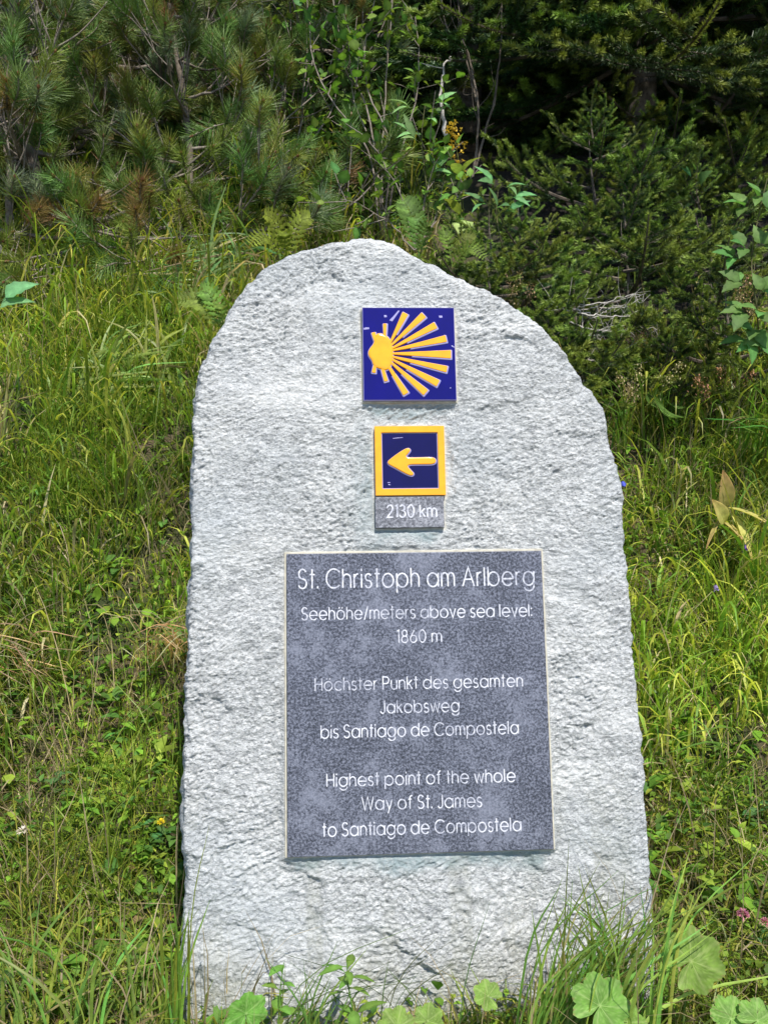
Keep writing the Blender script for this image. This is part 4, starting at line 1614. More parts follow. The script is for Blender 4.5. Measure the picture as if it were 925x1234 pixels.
bare_shrub('bleached fallen branch lying under the pines left of the stone', [[A(-30, 275, 3.35), A(60, 278, 3.3), A(110, 268, 3.3), A(170, 285, 3.25), A(240, 285, 3.3)],
           [A(0, 300, 3.2), A(30, 330, 3.2), A(60, 360, 3.1)], [A(100, 265, 3.3), A(130, 230, 3.3), A(190, 225, 3.35)]], 65, 0.009, 'fallen_branch', 'branch', 0.5, (0.08, 0.25))
bare_shrub('grey bare trunk with peeling branches at the left edge', [[A(15, 300, 3.6), A(20, 220, 3.6), A(5, 120, 3.6), A(40, 20, 3.7)], [A(18, 200, 3.6), A(40, 130, 3.55), A(30, 60, 3.6)],
           [A(5, 40, 3.5), A(30, 22, 3.5), A(55, 8, 3.5)]], 66, 0.016, 'dead_tree', 'dead tree', 0.6, (0.08, 0.3))


# ---------------------------------------------------------------- single plants
def stem_part(parent, b0, pts, r, col, n=10, name='stem'):
    P = curve_pts([np.asarray(q) for q in pts], n) - np.asarray(b0)
    V, F = tube(P, np.linspace(r, r * 0.5, len(P)), 6)
    return link(name, G().add(V, F, col).mesh(name, M_LEAF, True), parent)


def lobed_leaf_mesh(Rd, col, vein, lobes=7, teeth=0.05, notch=0.55, seed=0, cup=0.12, deep=0.17):
    """round heart-based leaf with shallow pointed lobes, veins, wavy blade; centre at the stalk, tip along +X"""
    rng = np.random.default_rng(seed)
    na, nr = 84, 9
    a = np.linspace(-math.pi + 0.10, math.pi - 0.10, na)
    lob = np.abs(np.cos(a * lobes / 2)) ** 0.8
    rad = Rd * (1 - deep + deep * 1.3 * lob) * (1 + teeth * (np.arange(na) % 3 - 1) * 0.7)
    rad *= 1 - 0.12 * np.abs(a / math.pi) ** 2
    rad *= 1 - notch * np.exp(-((math.pi - np.abs(a)) / 0.30) ** 2)
    V = [[0, 0, 0]]
    C = [vein]
    for k in range(1, nr + 1):
        f = k / nr
        for i in range(na):
            r = rad[i] * f
            x, y = r * math.cos(a[i]), r * math.sin(a[i])
            vn = abs(math.cos(a[i] * lobes / 2)) ** 60
            z = cup * Rd * f * f * (0.5 - 0.35 * math.cos(a[i] * 2)) + 0.015 * Rd * f * math.cos(a[i] * lobes) - 0.008 * Rd * vn + 0.06 * Rd * float(N1(np.array(x / Rd * 2 + seed), np.array(y / Rd * 2)))
            V.append([x, y, z])
            off = (a[i] * lobes / (2 * math.pi)) % 1.0
            off = min(off, 1 - off)
            w = max(vn * (1 - 0.5 * f), 0.45 * abs(math.cos(f * 13 - off * 9)) ** 16 * (f > 0.2))
            # side veins
            cc_ = np.array(col) * (1 + 0.10 * rng.normal() + 0.25 * float(N2(np.array(x * 90 + seed), np.array(y * 90))))
            if f > 0.93 and rng.random() < 0.25:
                cc_ = np.array([0.22, 0.16, 0.06])
            C.append(cc_ * (1 - w) + np.array(vein) * w)
    F3 = [[0, 1 + i, 2 + i] for i in range(na - 1)]
    F4 = []
    for k in range(nr - 1):
        for i in range(na - 1):
            p = 1 + k * na + i
            F4.append([p, p + na, p + na + 1, p + 1])
    g = G()
    g.V = [np.array(V)]
    g.C = [np.array(C, float)]
    g.F = [np.array(F3), np.array(F4)]
    g.M = [np.zeros(len(F3), int), np.zeros(len(F4), int)]
    return g.mesh('leaf', M_LEAF, True)


def coltsfoot(label, lv, seed):
    """lv = [(px, py, depth, radius, facing direction, tip direction)]"""
    p0 = A(*lv[0][:3])
    b0 = np.array([p0[0] + 0.01, p0[1] + 0.03, th(p0[0], p0[1] + 0.03) - 0.01])
    t = root('coltsfoot_plant', Vector(b0), label, 'coltsfoot', 'coltsfoot plants at the foot of the stone')
    for k, (px, py, d, rd, nrm, tip) in enumerate(lv):
        c_ = A(px, py, d)
        me = lobed_leaf_mesh(rd, (0.15, 0.28, 0.045), (0.34, 0.46, 0.15), 7, 0.03, 0.6, seed + k)
        o = link('leaf', me, t)
        m = basis(tip, 0, nrm)
        o.rotation_mode = 'QUATERNION'
        o.rotation_quaternion = m.to_quaternion()
        o.location = Vector(c_ - b0)
        stem_part(t, b0, [b0, (b0 + c_) / 2 + np.array([0.0, 0.02, 0.0]), c_ - 0.002 * unit(nrm)], 0.0022, (0.17, 0.22, 0.06))


coltsfoot('large round lobed coltsfoot leaf right of the grass tuft by the stone', [(832, 1158, 1.24, 0.044, (0.05, -0.62, 0.8), (0.75, 0.1, 0.5))], 81)
coltsfoot('two overlapping coltsfoot leaves in the grass tuft below the stone corner', [(722, 1212, 1.20, 0.040, (0.0, -0.7, 0.7), (0.6, 0.3, 0.6)), (756, 1232, 1.21, 0.030, (0.1, -0.5, 0.8), (0.9, 0.3, -0.2))], 82)
coltsfoot('pale coltsfoot leaves at the bottom right corner edge', [(880, 1228, 1.20, 0.030, (0.2, -0.5, 0.8), (0.3, 0.5, 0.4)), (912, 1230, 1.19, 0.028, (-0.2, -0.6, 0.7), (0.8, 0.2, 0.3))], 83)
coltsfoot('low coltsfoot leaves along the bottom edge under the plaque', [(478, 1238, 1.21, 0.026, (0, -0.55, 0.8), (-0.5, 0.4, 0.5)), (515, 1230, 1.22, 0.022, (0.1, -0.5, 0.8), (0.7, 0.3, 0.3))], 84)
coltsfoot('single upright coltsfoot leaf at the bottom left of the stone', [(297, 1222, 1.21, 0.030, (0.45, -0.8, 0.2), (0.05, 0.1, 1.0))], 85)
coltsfoot('yellowing coltsfoot leaf at the stone foot left of the grass tuft', [(588, 1200, 1.27, 0.022, (0.0, -0.5, 0.85), (-0.8, 0.3, 0.3))], 86)


def tall_grass(label, roots_, tips_, n, seed, wd=0.004, col=(0.09, 0.19, 0.03), spread=0.02, jit=0.05, lenv=(0.6, 1.1), name='grass_tuft', droop=0.15, straw=0.08):
    """tuft of separate long blades arching from roots to tips"""
    rng = np.random.default_rng(seed)
    r0 = np.asarray(roots_[0], float)
    t = root(name, Vector(r0), label, 'grass tuft', 'tall grass tufts around the stone foot')
    for k in range(n):
        i = rng.integers(0, len(roots_))
        p = np.asarray(roots_[i]) + rng.normal(0, spread, 3) * [1, 0.6, 0]
        p[2] = th(p[0], p[1]) - 0.005
        q = np.asarray(tips_[rng.integers(0, len(tips_))]) + rng.normal(0, jit, 3) * [1, 0.5, 0.8]
        f = rng.uniform(*lenv)
        q = p + (q - p) * f
        md = (p + q) / 2 + np.array([-(q - p)[0] * 0.18, 0, 0.10 * np.linalg.norm(q - p)])
        q = q - np.array([0, 0, droop * np.linalg.norm(q - p) * rng.random()])
        P = curve_pts([p, md, q], 8)
        m = len(P)
        u = np.linspace(0, 1, m)
        w = wd * rng.uniform(0.5, 1.2) * (0.7 + 0.6 * u) * (1 - u ** 2.5) + 0.0003
        T_ = np.gradient(P, axis=0)
        vw = unit(np.array([rng.normal(0, .5), -1, rng.normal(0.2, .4)]))
        sd = np.cross(T_, vw)
        sd /= np.linalg.norm(sd, axis=1)[:, None] + 1e-9
        nr = np.cross(sd, T_)
        nr /= np.linalg.norm(nr, axis=1)[:, None] + 1e-9
        V = np.stack([P - sd * w[:, None] / 2, P + nr * w[:, None] * 0.12, P + sd * w[:, None] / 2], 1).reshape(-1, 3) - p
        a = np.arange(m - 1)[:, None, None] * 3
        F = (a + np.array([[0, 1, 4, 3], [1, 2, 5, 4]])[None]).reshape(-1, 4)
        c_ = np.array(col) * rng.uniform(0.7, 1.4) * [rng.uniform(.8, 1.5), 1, 1]
        if rng.random() < straw:
            c_ = np.array((0.36, 0.30, 0.13)) * rng.uniform(.6, 1.1)
        link('blade', G().add(V, F, c_).mesh('blade', M_GRASS, True), t, Vector(p - r0))
    return t


tall_grass('dense tuft of fine grass leaning right across the lower right corner of the stone',
           [A(640, 1225, 1.24), A(680, 1222, 1.26), A(720, 1215, 1.28), A(750, 1205, 1.29)], [A(690, 1080, 1.22), A(735, 1060, 1.22), A(770, 1075, 1.24), A(795, 1095, 1.24)], 230, 91, 0.0034, (0.13, 0.24, 0.04), 0.02, 0.035)
tall_grass('tuft of long pale grass blades sweeping right below the stone corner', [A(690, 1234, 1.19), A(740, 1234, 1.2), A(780, 1230, 1.22)],
           [A(850, 1040, 1.25), A(905, 1055, 1.28), A(880, 1100, 1.22), A(830, 1080, 1.22), A(800, 1060, 1.2)], 22, 92, 0.0055, (0.20, 0.33, 0.06), 0.02, 0.04, (0.7, 1.15))
tall_grass('narrow tuft of tall blades hugging the lower left edge of the stone', [A(212, 1200, 1.30), A(222, 1215, 1.27), A(205, 1190, 1.32)],
           [A(218, 1060, 1.27), A(228, 1030, 1.26), A(210, 1080, 1.3), A(243, 995, 1.24)], 20, 93, 0.0045, (0.12, 0.23, 0.03), 0.008, 0.016)
tall_grass('small upright sprig of grass in front of the stone under the plaque', [A(350, 1234, 1.22), A(375, 1234, 1.22), A(335, 1234, 1.21)],
           [A(400, 1140, 1.24), A(380, 1165, 1.24), A(410, 1180, 1.24), A(350, 1160, 1.23)], 44, 94, 0.0032, (0.10, 0.19, 0.035), 0.012, 0.022)
tall_grass('dark thin grass stalks standing before the stone foot', [A(420, 1234, 1.22), A(450, 1234, 1.22), A(540, 1234, 1.22), A(290, 1230, 1.24)],
           [A(440, 1150, 1.24), A(470, 1140, 1.24), A(548, 1120, 1.25), A(300, 1130, 1.25)], 22, 95, 0.0016, (0.06, 0.10, 0.03), 0.012, 0.03)
tall_grass('tuft of broad pale grass blades fanning at the lower left corner', [A(30, 1215, 1.3), A(90, 1190, 1.32), A(-20, 1210, 1.3), A(130, 1220, 1.28)],
           [A(40, 1080, 1.32), A(120, 1060, 1.35), A(-20, 1090, 1.3), A(170, 1120, 1.33), A(90, 1100, 1.3)], 45, 96, 0.0050, (0.17, 0.28, 0.05), 0.04, 0.06, (0.4, 1.1))
tall_grass('tuft of dark blades beside the left foot of the stone', [A(180, 1210, 1.32), A(205, 1225, 1.28), A(150, 1220, 1.3)],
           [A(170, 1090, 1.36), A(205, 1100, 1.34), A(200, 1130, 1.3), A(230, 1160, 1.26)], 30, 97, 0.0045, (0.13, 0.22, 0.035), 0.02, 0.04)
tall_grass('tuft of bright grass standing at the right edge below the wood', [ground(905, 565), ground(925, 570), ground(890, 560)],
           [A(905, 470, 2.3), A(925, 450, 2.3), A(890, 490, 2.3), A(935, 480, 2.3)], 60, 98, 0.0065, (0.11, 0.22, 0.03), 0.03, 0.05, (0.6, 1.1))
tall_grass('tuft of arching grass over the bare hollow right of the stone', [ground(870, 960), ground(905, 965), ground(840, 970)],
           [A(870, 890, 1.7), A(900, 880, 1.7), A(930, 930, 1.6), A(850, 905, 1.7)], 22, 99, 0.005, (0.11, 0.21, 0.03), 0.02, 0.04)
tall_grass('tuft of green blades beside the right shoulder of the stone', [ground(740, 560), ground(735, 530), ground(760, 540)],
           [A(735, 440, 2.5), A(760, 450, 2.5), A(750, 470, 2.5)], 50, 100, 0.0055, (0.11, 0.21, 0.03), 0.03, 0.05)
tall_grass('tuft of long arching blades left of the stone shoulder', [ground(150, 480), ground(190, 470), ground(110, 490)],
           [A(160, 390, 2.9), A(210, 420, 2.8), A(120, 420, 2.8), A(90, 450, 2.8), A(200, 380, 2.8)], 70, 101, 0.013, (0.20, 0.32, 0.07), 0.05, 0.07)
tall_grass('tuft of shaded broad blades under the pines left of the stone top', [ground(255, 370), ground(215, 360), ground(300, 330)],
           [A(250, 290, 3.2), A(200, 290, 3.2), A(300, 270, 3.2), A(170, 330, 3.1), A(280, 300, 3.1)], 90, 102, 0.013, (0.16, 0.28, 0.09), 0.08, 0.08)
tall_grass('tuft of dry blades at the left edge of the bank', [ground(10, 560), ground(-10, 540)],
           [A(10, 430, 2.6), A(30, 470, 2.6), A(-10, 450, 2.6), A(50, 500, 2.6)], 40, 103, 0.007, (0.16, 0.20, 0.04), 0.03, 0.06, straw=0.4)


def herb(name, label, cat, px, py, top, leaves, col, seed, n=10, L=0.05, Wd=0.02, stem_r=0.0015, group=None, d=None, fold=0.25, elev=0.3, rows=None, col2=None):
    """a stalk with leaves all the way up"""
    rng = np.random.default_rng(seed)
    g0 = ground(px, py) if d is None else at(px, py, d)
    b0 = np.array([g0.x, g0.y, g0.z - 0.01])
    t = root(name, Vector(b0), label, cat, group)
    P = curve_pts([b0] + [np.asarray(q) for q in top], 12)
    stem_part(t, b0, [b0] + [np.asarray(q) for q in top], stem_r, np.array(col) * 0.9)
    me = [leaf_mesh(L * s_, Wd * s_, col, col2, 5, fold, 0.35) for s_ in (0.8, 1.0, 1.2)]
    for k in range(n):
        f = 0.15 + 0.85 * (k + 0.5) / n
        p = P[int(f * (len(P) - 1))] - b0
        az = k * 2.4 + rng.normal(0, 0.3)
        dd = (math.cos(az), math.sin(az), elev + rng.normal(0, 0.2))
        o = link('leaf', me[rng.integers(0, 3)], t)
        place(o, Vector(p), dd, rng.normal(0, 0.2), 1.15 - 0.4 * f)
    return t, b0, P


# yellowing hellebore on the right
g0 = ground(872, 650)
b0 = np.array(g0)
t = root('false_hellebore', Vector(b0), 'yellowing pleated-leaf plant with drooping leaves on the right bank', 'plant')
dd_ = ground(872, 650).y - 0.12
stem_part(t, b0, [b0, A(872, 620, dd_ - .02), A(872, 595, dd_ - .03)], 0.004, (0.35, 0.30, 0.10))


def pleated(L, Wd, col, col2):
    ns, nw = 10, 9
    V, C = [], []
    for i in range(ns + 1):
        s_ = i / ns
        w = Wd * 0.5 * math.sin(math.pi * s_ ** 0.75) ** 0.8 if 0 < s_ < 1 else 0.001
        for j in range(nw):
            v = j / (nw - 1) * 2 - 1
            V.append([L * s_, w * v, 0.35 * abs(v) * w + (0.0022 if j % 2 else 0) - 0.25 * L * s_ * s_])
            m_ = s_ ** 2 * 0.7 + 0.25 * abs(v) ** 3
            C.append(np.array(col) * (1 - m_) + np.array(col2) * m_)
    F = [[i * nw + j, i * nw + j + 1, (i + 1) * nw + j + 1, (i + 1) * nw + j] for i in range(ns) for j in range(nw - 1)]
    return G().add(V, F, np.array(C)).mesh('leaf', M_LEAF, True)


for (px, py), e, L, Wd in (((872, 612), (878, 572), 0.105, 0.046), ((872, 630), (866, 604), 0.09, 0.042), ((876, 612), (925, 622), 0.14, 0.028),
                          ((880, 618), (912, 662), 0.13, 0.026), ((868, 625), (842, 660), 0.10, 0.012), ((872, 630), (900, 645), 0.07, 0.018)):
    p = A(px, py, dd_ - .03)
    q = A(e[0], e[1], dd_ - 0.10)
    o = link('leaf', pleated(L, Wd, (0.48, 0.46, 0.13), (0.50, 0.32, 0.12)), t)
    place(o, Vector(p - b0), q - p, 0.0, 1.0)
    if e[1] < 610:      # upright leaves show their face
        m = basis(q - p, 0, (0.1, -1, 0.3))
        o.rotation_quaternion = m.to_quaternion()


# bellflowers
def bell(label, px, py, d, size, col, seed, group='harebells on the bank'):
    c_ = A(px, py, d)
    b0 = np.array([c_[0] + 0.01, c_[1], th(c_[0] + 0.01, c_[1])])
    t = root('harebell', Vector(b0), label, 'harebell', group)
    if b0[2] > c_[2] - 0.02:
        c_[2] = b0[2] + 0.03
    stem_part(t, b0, [b0, (b0 + c_) / 2 + np.array([0.01, 0, 0.02]), c_ + np.array([0, 0, size * .9]), c_ + np.array([0, 0, size * .5])], 0.0009, (0.08, 0.14, 0.03))
    n = 20
    V = []
    for k, (z, r) in enumerate(((0.5, 0.08), (0.42, 0.34), (0.15, 0.44), (-0.2, 0.52), (-0.5, 0.72))):
        for i in range(n):
            a = i / n * 2 * math.pi
            lb = 1 + (0.22 * math.cos(a * 5) if k == 4 else 0.05 * math.cos(a * 5))
            V.append([r * size * lb * math.cos(a), r * size * lb * math.sin(a), z * size - (0.12 * size * math.cos(a * 5) if k == 4 else 0)])
    F = [[k * n + i, k * n + (i + 1) % n, (k + 1) * n + (i + 1) % n, (k + 1) * n + i] for k in range(4) for i in range(n)]
    o = link('flower', G().add(V, F, col).mesh('flower', M_FLOWER, True), t)
    place(o, Vector(c_ - b0), (0.9, -0.3, 0.4), 0, 1)


dg = ground(897, 690).y
bell('purple harebell just below the yellowing plant at the right edge', 897, 660, dg - 0.05, 0.016, (0.16, 0.10, 0.62), 1)
bell('purple harebell peeping out behind the right edge of the stone', 750, 583, ground(760, 600).y - 0.05, 0.014, (0.14, 0.09, 0.6), 2)
bell('pale violet bloom low in the grass right of the plaque', 862, 708, ground(862, 716).y - 0.03, 0.013, (0.30, 0.22, 0.48), 3)


def clover(label, px, py, col, size=0.011):
    g0 = ground(px, py + 10)
    b0 = np.array(g0)
    c_ = A(px, py, g0.y - 0.02)
    c_[2] = max(c_[2], b0[2] + 0.015)
    t = root('clover_flower', Vector(b0), label, 'clover flower', 'small flowers in the grass')
    stem_part(t, b0, [b0, (b0 + c_) / 2 + np.array([.003, 0, .004]), c_], 0.001, (0.1, 0.17, 0.04))
    rng = np.random.default_rng(int(px))
    g = G()
    for k in range(60):
        v = rng.normal(0, 1, 3)
        v[2] = abs(v[2]) * 0.9 - 0.2
        v = unit(v)
        V, F = leaf(size * 0.7, size * 0.28, 3, 0.3, 0.1)
        g.add(xf(V, v * size * 0.35, v), F, np.array(col) * rng.uniform(.75, 1.2))
    link('bloom', g.mesh('bloom', M_FLOWER, True), t, Vector(c_ - b0))


clover('round pink clover bloom in the grass at the lower right', 895, 1102, (0.55, 0.20, 0.26))
clover('pink clover bloom at the right edge below the plaque level', 921, 1112, (0.55, 0.22, 0.30), 0.009)
clover('white clover bloom in the grass at the left edge', 27, 1002, (0.75, 0.68, 0.60))
clover('tiny yellow flower just left of the stone in the shade', 194, 991, (0.75, 0.55, 0.03), 0.008)


# goldenrod
def goldenrod(label, d, pts, seed, n=55):
    rng = np.random.default_rng(seed)
    b0 = A(*pts[0], d)
    t = root('goldenrod', Vector(b0), label, 'goldenrod')
    P = curve_pts([A(x, y, d) for x, y in pts], 16)
    stem_part(t, b0, [A(x, y, d) for x, y in pts], 0.003, (0.16, 0.17, 0.04))
    g = G()
    LV, LF = leaf(0.012, 0.008, 2, 0.3, 0.1)
    for k in range(n):
        i = len(P) - 1 - int(rng.random() ** 1.2 * 6)
        c_ = P[i] - b0 + rng.normal(0, 0.016, 3)
        for j in range(5):
            g.add(xf(LV, c_, rng.normal(0, 1, 3)), LF, np.array((0.75, 0.62, 0.08)) * rng.uniform(.6, 1.2))
    link('flower_spike', g.mesh('flower_spike', M_FLOWER, False), t)
    me = leaf_mesh(0.10, 0.022, (0.15, 0.22, 0.04), (0.25, 0.25, 0.05), 6, 0.3, 0.5)
    for k in range(9):
        f = 0.1 + 0.6 * k / 9
        o = link('leaf', me, t)
        az = rng.random() * 6.28
        place(o, Vector(P[int(f * (len(P) - 1))] - b0), (math.cos(az), math.sin(az), 0.5), 0, rng.uniform(.6, 1.1))


goldenrod('goldenrod with a bright yellow flower spike above the stone top', 3.3, [(560, 300), (558, 255), (553, 200), (545, 155)], 111)

# funnel-shaped pale leaf hanging above the stone
b0 = A(558, 300, 3.15)
t = root('pale_leaf_plant', Vector(b0), 'plant with a pale folded triangular leaf right above the stone top', 'plant')
stem_part(t, b0, [b0, A(556, 262, 3.15), A(553, 225, 3.2), A(560, 205, 3.2)], 0.0025, (0.14, 0.18, 0.05))
mt = leaf_mesh(0.075, 0.082, (0.30, 0.36, 0.10), (0.34, 0.36, 0.12), 6, 0.15, 0.05, 0.45, 0.02)
o = link('leaf', mt, t)
q0, q1 = A(556, 265, 3.12), A(556, 290, 3.08)
o.rotation_mode = 'QUATERNION'
o.rotation_quaternion = basis(q1 - q0, 0, (0, -1, 0.2)).to_quaternion()
o.location = Vector(q0 - b0)
ml = leaf_mesh(0.11, 0.05, (0.20, 0.28, 0.06), (0.28, 0.32, 0.08), 6, 0.3, 0.5)
for (px, py), (qx, qy) in (((556, 262), (533, 220)), ((553, 240), (525, 235)), ((553, 238), (580, 228)), ((556, 215), (545, 190)), ((556, 210), (572, 180))):
    o = link('leaf', ml, t)
    p = A(px, py, 3.15)
    place(o, Vector(p - b0), A(qx, qy, 3.08) - p, 0.3, 0.8)


# ferns
def fern(label, base, tips, col, seed, L=None, group='ferns around the stone'):
    rng = np.random.default_rng(seed)
    b0 = np.asarray(base, float)
    t = root('fern', Vector(b0), label, 'fern', group)
    for tip in tips:
        tip = np.asarray(tip)
        P = curve_pts([b0, (b0 + tip) / 2 + np.array([0, 0, 0.04]), tip], 14)
        g = G()
        V, F = tube(P - b0, np.linspace(0.0018, 0.0006, len(P)), 4)
        g.add(V, F, np.array(col) * 1.1)
        n = len(P)
        tot = np.linalg.norm(tip - b0)
        LV, LF = leaf(1, 0.30, 7, 0.25, 0.3)
        kk = np.arange(len(LV)) % 3 != 1
        LV[kk, 1] *= np.where((np.arange(len(LV))[kk] // 3) % 2 == 0, 0.55, 1.35)
        for i in range(2, n - 1):
            d = unit(P[i + 1] - P[i])
            lat = unit(np.cross(d, [0.15, -0.9, 0.4]))
            for s_ in (-1, 1):
                f = i / n
                ln = tot * 0.26 * math.sin(math.pi * (0.12 + 0.85 * f)) + 0.004
                nr = np.cross(d, lat)
                dv = unit(lat * s_ + d * 0.45)
                g.add(xf(LV * ln, P[i] - b0, dv, 0, 1, nr), LF, np.array(col) * rng.uniform(.7, 1.25))
        link('frond', g.mesh('frond', M_LEAF, True), t)


fern('yellow-green fern with upright fronds at the left shoulder of the stone top', A(345, 312, 2.6), [A(318, 258, 2.55), A(375, 262, 2.6), A(340, 285, 2.5), A(300, 295, 2.5)], (0.19, 0.25, 0.03), 121)
fern('yellow-green fern between stone top and young spruce', A(545, 322, 2.5), [A(530, 285, 2.5), A(572, 290, 2.5), A(585, 312, 2.45)], (0.14, 0.20, 0.03), 122)
fern('fern frond drooping beside the left shoulder of the stone', A(270, 400, 2.4), [A(215, 362, 2.4), A(240, 350, 2.4), A(262, 372, 2.35)], (0.16, 0.24, 0.04), 123)
fern('pale fern-like herb spray behind the crest of the stone', A(505, 312, 2.7), [A(485, 240, 2.7), A(500, 262, 2.7), A(520, 270, 2.65)], (0.12, 0.20, 0.04), 124)
fern('broad fern on the bank right of the stone shoulder', ground(800, 520), [A(780, 486, 2.6), A(815, 492, 2.6), A(800, 500, 2.5)], (0.12, 0.20, 0.04), 125)


# large-leaved stalks at the right edge
def compound(label, base, pts, d, nodes, seed, name='raspberry_cane', cat='raspberry cane', L=0.068, Wd=0.042, col=(0.075, 0.155, 0.035), lf=3, group=None):
    rng = np.random.default_rng(seed)
    b0 = np.asarray(base, float)
    t = root(name, Vector(b0), label, cat, group)
    pp = [b0] + [A(x, y, d) for x, y in pts]
    P = curve_pts(pp, 20)
    stem_part(t, b0, pp, 0.0026, (0.14, 0.13, 0.06), 20)
    me = [leaf_mesh(L, Wd, col, None, 8, 0.22, 0.35, 0.7, 0.12, 0.10), leaf_mesh(L * .85, Wd * .9, np.array(col) * 1.3, None, 8, 0.3, 0.5, 0.7, 0.12, 0.10)]
    for (nx, ny) in nodes:
        tgt = A(nx, ny, d - 0.05)
        i = int(np.argmin(np.linalg.norm(P - tgt, axis=1)))
        p = P[max(0, i - 1)] - b0
        e = p + (tgt - b0 - p) * 0.55
        stem_part(t, b0, [p + b0, (p + e) / 2 + b0 + np.array([0, 0, .01]), e + b0], 0.0012, (0.12, 0.15, 0.05), 6, 'stalk')
        d0 = unit(tgt - b0 - p)
        for k in range(lf):
            a = (k - (lf - 1) / 2) * 0.85
            dv = d0 * math.cos(a) + unit(np.cross(d0, [0.2, -0.8, 0.6])) * math.sin(a)
            o = link('leaf', me[rng.integers(0, 2)], t)
            o.rotation_mode = 'QUATERNION'
            o.rotation_quaternion = basis(dv, rng.normal(0, .25), (rng.normal(0, .3), -0.75, 0.7)).to_quaternion()
            o.location = Vector(e)
            s_ = rng.uniform(.75, 1.1)
            o.scale = (s_,) * 3


compound('tall leafy cane with toothed leaves at the right edge of the wood', ground(915, 440), [(912, 380), (905, 310), (918, 240), (924, 215)], 2.5,
         [(885, 238), (910, 228), (930, 245), (868, 300), (890, 290), (925, 285), (880, 330), (925, 340), (880, 370), (915, 375), (905, 400), (925, 420), (890, 425)], 131, group='leafy canes')
compound('leafy stem with narrow pointed leaves just right of the stone top', ground(610, 330), [(605, 300), (598, 260), (600, 225)], 2.9,
         [(575, 240), (590, 215), (618, 222), (635, 235), (600, 245), (620, 250)], 132, 'leafy_plant', 'plant', 0.075, 0.026, (0.09, 0.20, 0.07), 2)
compound('thin stem with long pointed leaves in front of the shrub above the stone', A(515, 300, 3.2), [(515, 240), (508, 170), (512, 125)], 3.2,
         [(480, 122), (535, 118), (495, 160), (520, 140), (530, 200), (488, 155)], 133, 'leafy_plant', 'plant', 0.085, 0.024, (0.13, 0.24, 0.08), 2)
compound('broad-leaved stem at the left edge in front of the pines', ground(-10, 420), [(-12, 390), (-14, 362)], 2.5, [(18, 348), (5, 368)], 134, 'leafy_plant', 'plant', 0.10, 0.06, (0.10, 0.22, 0.09), 1)
compound('small round-leaved stem hanging in the dark gap on the right', A(850, 300, 3.4), [(845, 260), (838, 225)], 3.35, [(828, 205), (845, 215), (835, 190)], 135, 'leafy_plant', 'plant', 0.06, 0.05, (0.06, 0.14, 0.04), 1)

tall_grass('bleached tuft of dry straw on the bank close to the left edge of the stone', [ground(205, 800), ground(190, 810), ground(215, 790)],
           [A(165, 740, 1.85), A(200, 745, 1.85), A(215, 765, 1.85), A(180, 780, 1.8)], 70, 104, 0.0030, (0.50, 0.42, 0.24), 0.03, 0.04, (0.5, 1.1), 'dry_grass_tuft', straw=0.0)
tall_grass('bleached straw tuft lying on the bank at the left edge of the photo', [ground(15, 800), ground(-10, 790), ground(35, 815)],
           [A(-20, 750, 2.0), A(40, 780, 1.95), A(60, 800, 1.95), A(10, 830, 1.9)], 60, 105, 0.0032, (0.46, 0.37, 0.22), 0.04, 0.05, (0.5, 1.1), 'dry_grass_tuft', straw=0.0)
# small herbs
HG = 'low leafy herbs in the grass'
for k, (px, py, lab) in enumerate(((105, 925, 'bright yellow-green herb left of the stone at plaque foot level'), (140, 905, 'light green herb with small leaves near the stone edge'),
                                   (70, 960, 'rosette herb in the grass left of the stone'), (110, 985, 'star-shaped leafy herb left of the stone'),
                                   (30, 1030, 'leafy herb below the white clover'), (185, 1020, 'round-leaved herb in the shade of the stone'),
                                   (880, 985, 'leafy herb under the bare hollow'), (825, 1000, 'green herb beside the lower right stone edge'),
                                   (905, 1000, 'herb with bluish leaves at the right edge'), (820, 915, 'herb at the right stone edge by the hollow'),
                                   (170, 1180, 'small leafy herb at the lower left foot of the stone'), (905, 1160, 'leafy herb right of the large coltsfoot leaf'),
                                   (790, 1200, 'leafy herb between the coltsfoot leaves'))):
    g0 = ground(px, py)
    tp = np.array(g0) + np.array([0.01, -0.01, 0.05])
    cc = [(0.17, 0.29, 0.03), (0.10, 0.22, 0.04), (0.07, 0.17, 0.05)][k % 3]
    herb('leafy_herb', lab, 'herb', px, py, [tp], None, cc, 200 + k, 9, 0.034, 0.020, 0.001, HG)
herb('leafy_sprig', 'leafy green sprig standing against the stone foot under the plaque', 'herb', 430, 1234, [A(420, 1190, 1.24), A(418, 1160, 1.24)], None, (0.12, 0.24, 0.04), 231, 13, 0.04, 0.014, 0.0015, None, 1.22)
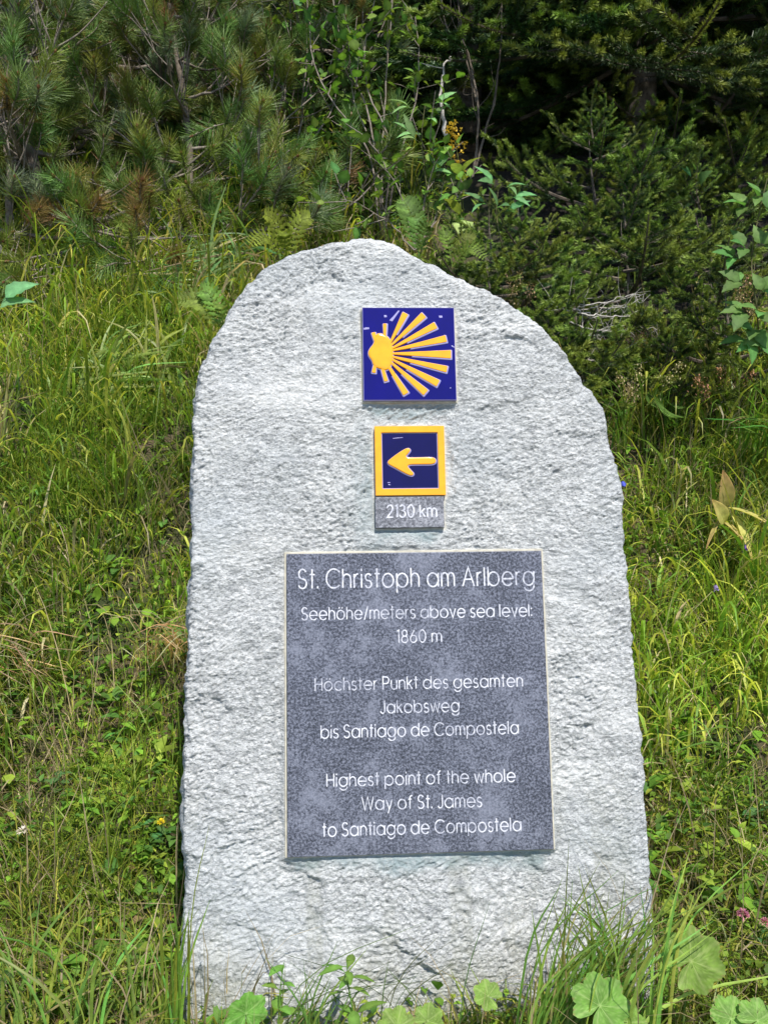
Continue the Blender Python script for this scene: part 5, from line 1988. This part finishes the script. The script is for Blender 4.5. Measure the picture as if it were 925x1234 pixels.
herb('leafy_sprig', 'short broad-leaved sprig at the stone foot left of the plaque', 'herb', 335, 1232, [A(337, 1200, 1.24), A(342, 1160, 1.25)], None, (0.14, 0.25, 0.04), 232, 8, 0.028, 0.017, 0.0012, None, 1.23)


# dry seed heads on stalks
def seedheads(label, px, py, tips, d, seed, col=(0.42, 0.28, 0.17)):
    rng = np.random.default_rng(seed)
    g0 = ground(px, py)
    b0 = np.array(g0)
    t = root('flowering_grass', Vector(b0), label, 'seed head grass', 'flowering grasses at the edge of the wood')
    LV, LF = leaf(0.008, 0.004, 2, 0.3, 0.1)
    for (x, y) in tips:
        tip = A(x, y, d)
        P = curve_pts([b0 + rng.normal(0, .01, 3) * [1, 1, 0], (b0 + tip) / 2 + rng.normal(0, .02, 3), tip], 14)
        stem_part(t, b0, [P[0], P[7], P[-1]], 0.001, (0.25, 0.24, 0.10), 14, 'stalk')
        g = G()
        for k in range(70):
            u = rng.random()
            c_ = P[len(P) - 1 - int(u * 4)] + rng.normal(0, 0.010 * (0.4 + u), 3) - b0
            g.add(xf(LV, c_, rng.normal(0, 1, 3) + np.array([0, 0, 1])), LF, np.array(col) * rng.uniform(.6, 1.4))
        link('seed_head', g.mesh('seed_head', M_FLOWER, False), t)


seedheads('brown seed heads beside the right shoulder of the stone', 640, 400, [(610, 335), (625, 330), (640, 345), (618, 350)], 2.75, 141)
seedheads('pinkish seed heads beneath the dead twigs', 760, 440, [(765, 405), (775, 402), (750, 408), (820, 440)], 2.75, 142)
seedheads('brown flower heads before the leafy cane', 905, 400, [(880, 340), (900, 335), (905, 372), (890, 355)], 2.6, 143)
seedheads('pale drooping seed heads right of the stone shoulder', 765, 520, [(758, 470), (770, 445), (745, 455), (820, 440)], 2.4, 144, (0.45, 0.36, 0.20))
seedheads('reddish seed heads among the grasses at the right', 860, 500, [(840, 455), (850, 470), (865, 445), (905, 450)], 2.5, 145, (0.40, 0.22, 0.12))
print('TRIS', sum(len(m.polygons) for m in bpy.data.meshes), 'OBJ', len(bpy.data.objects))
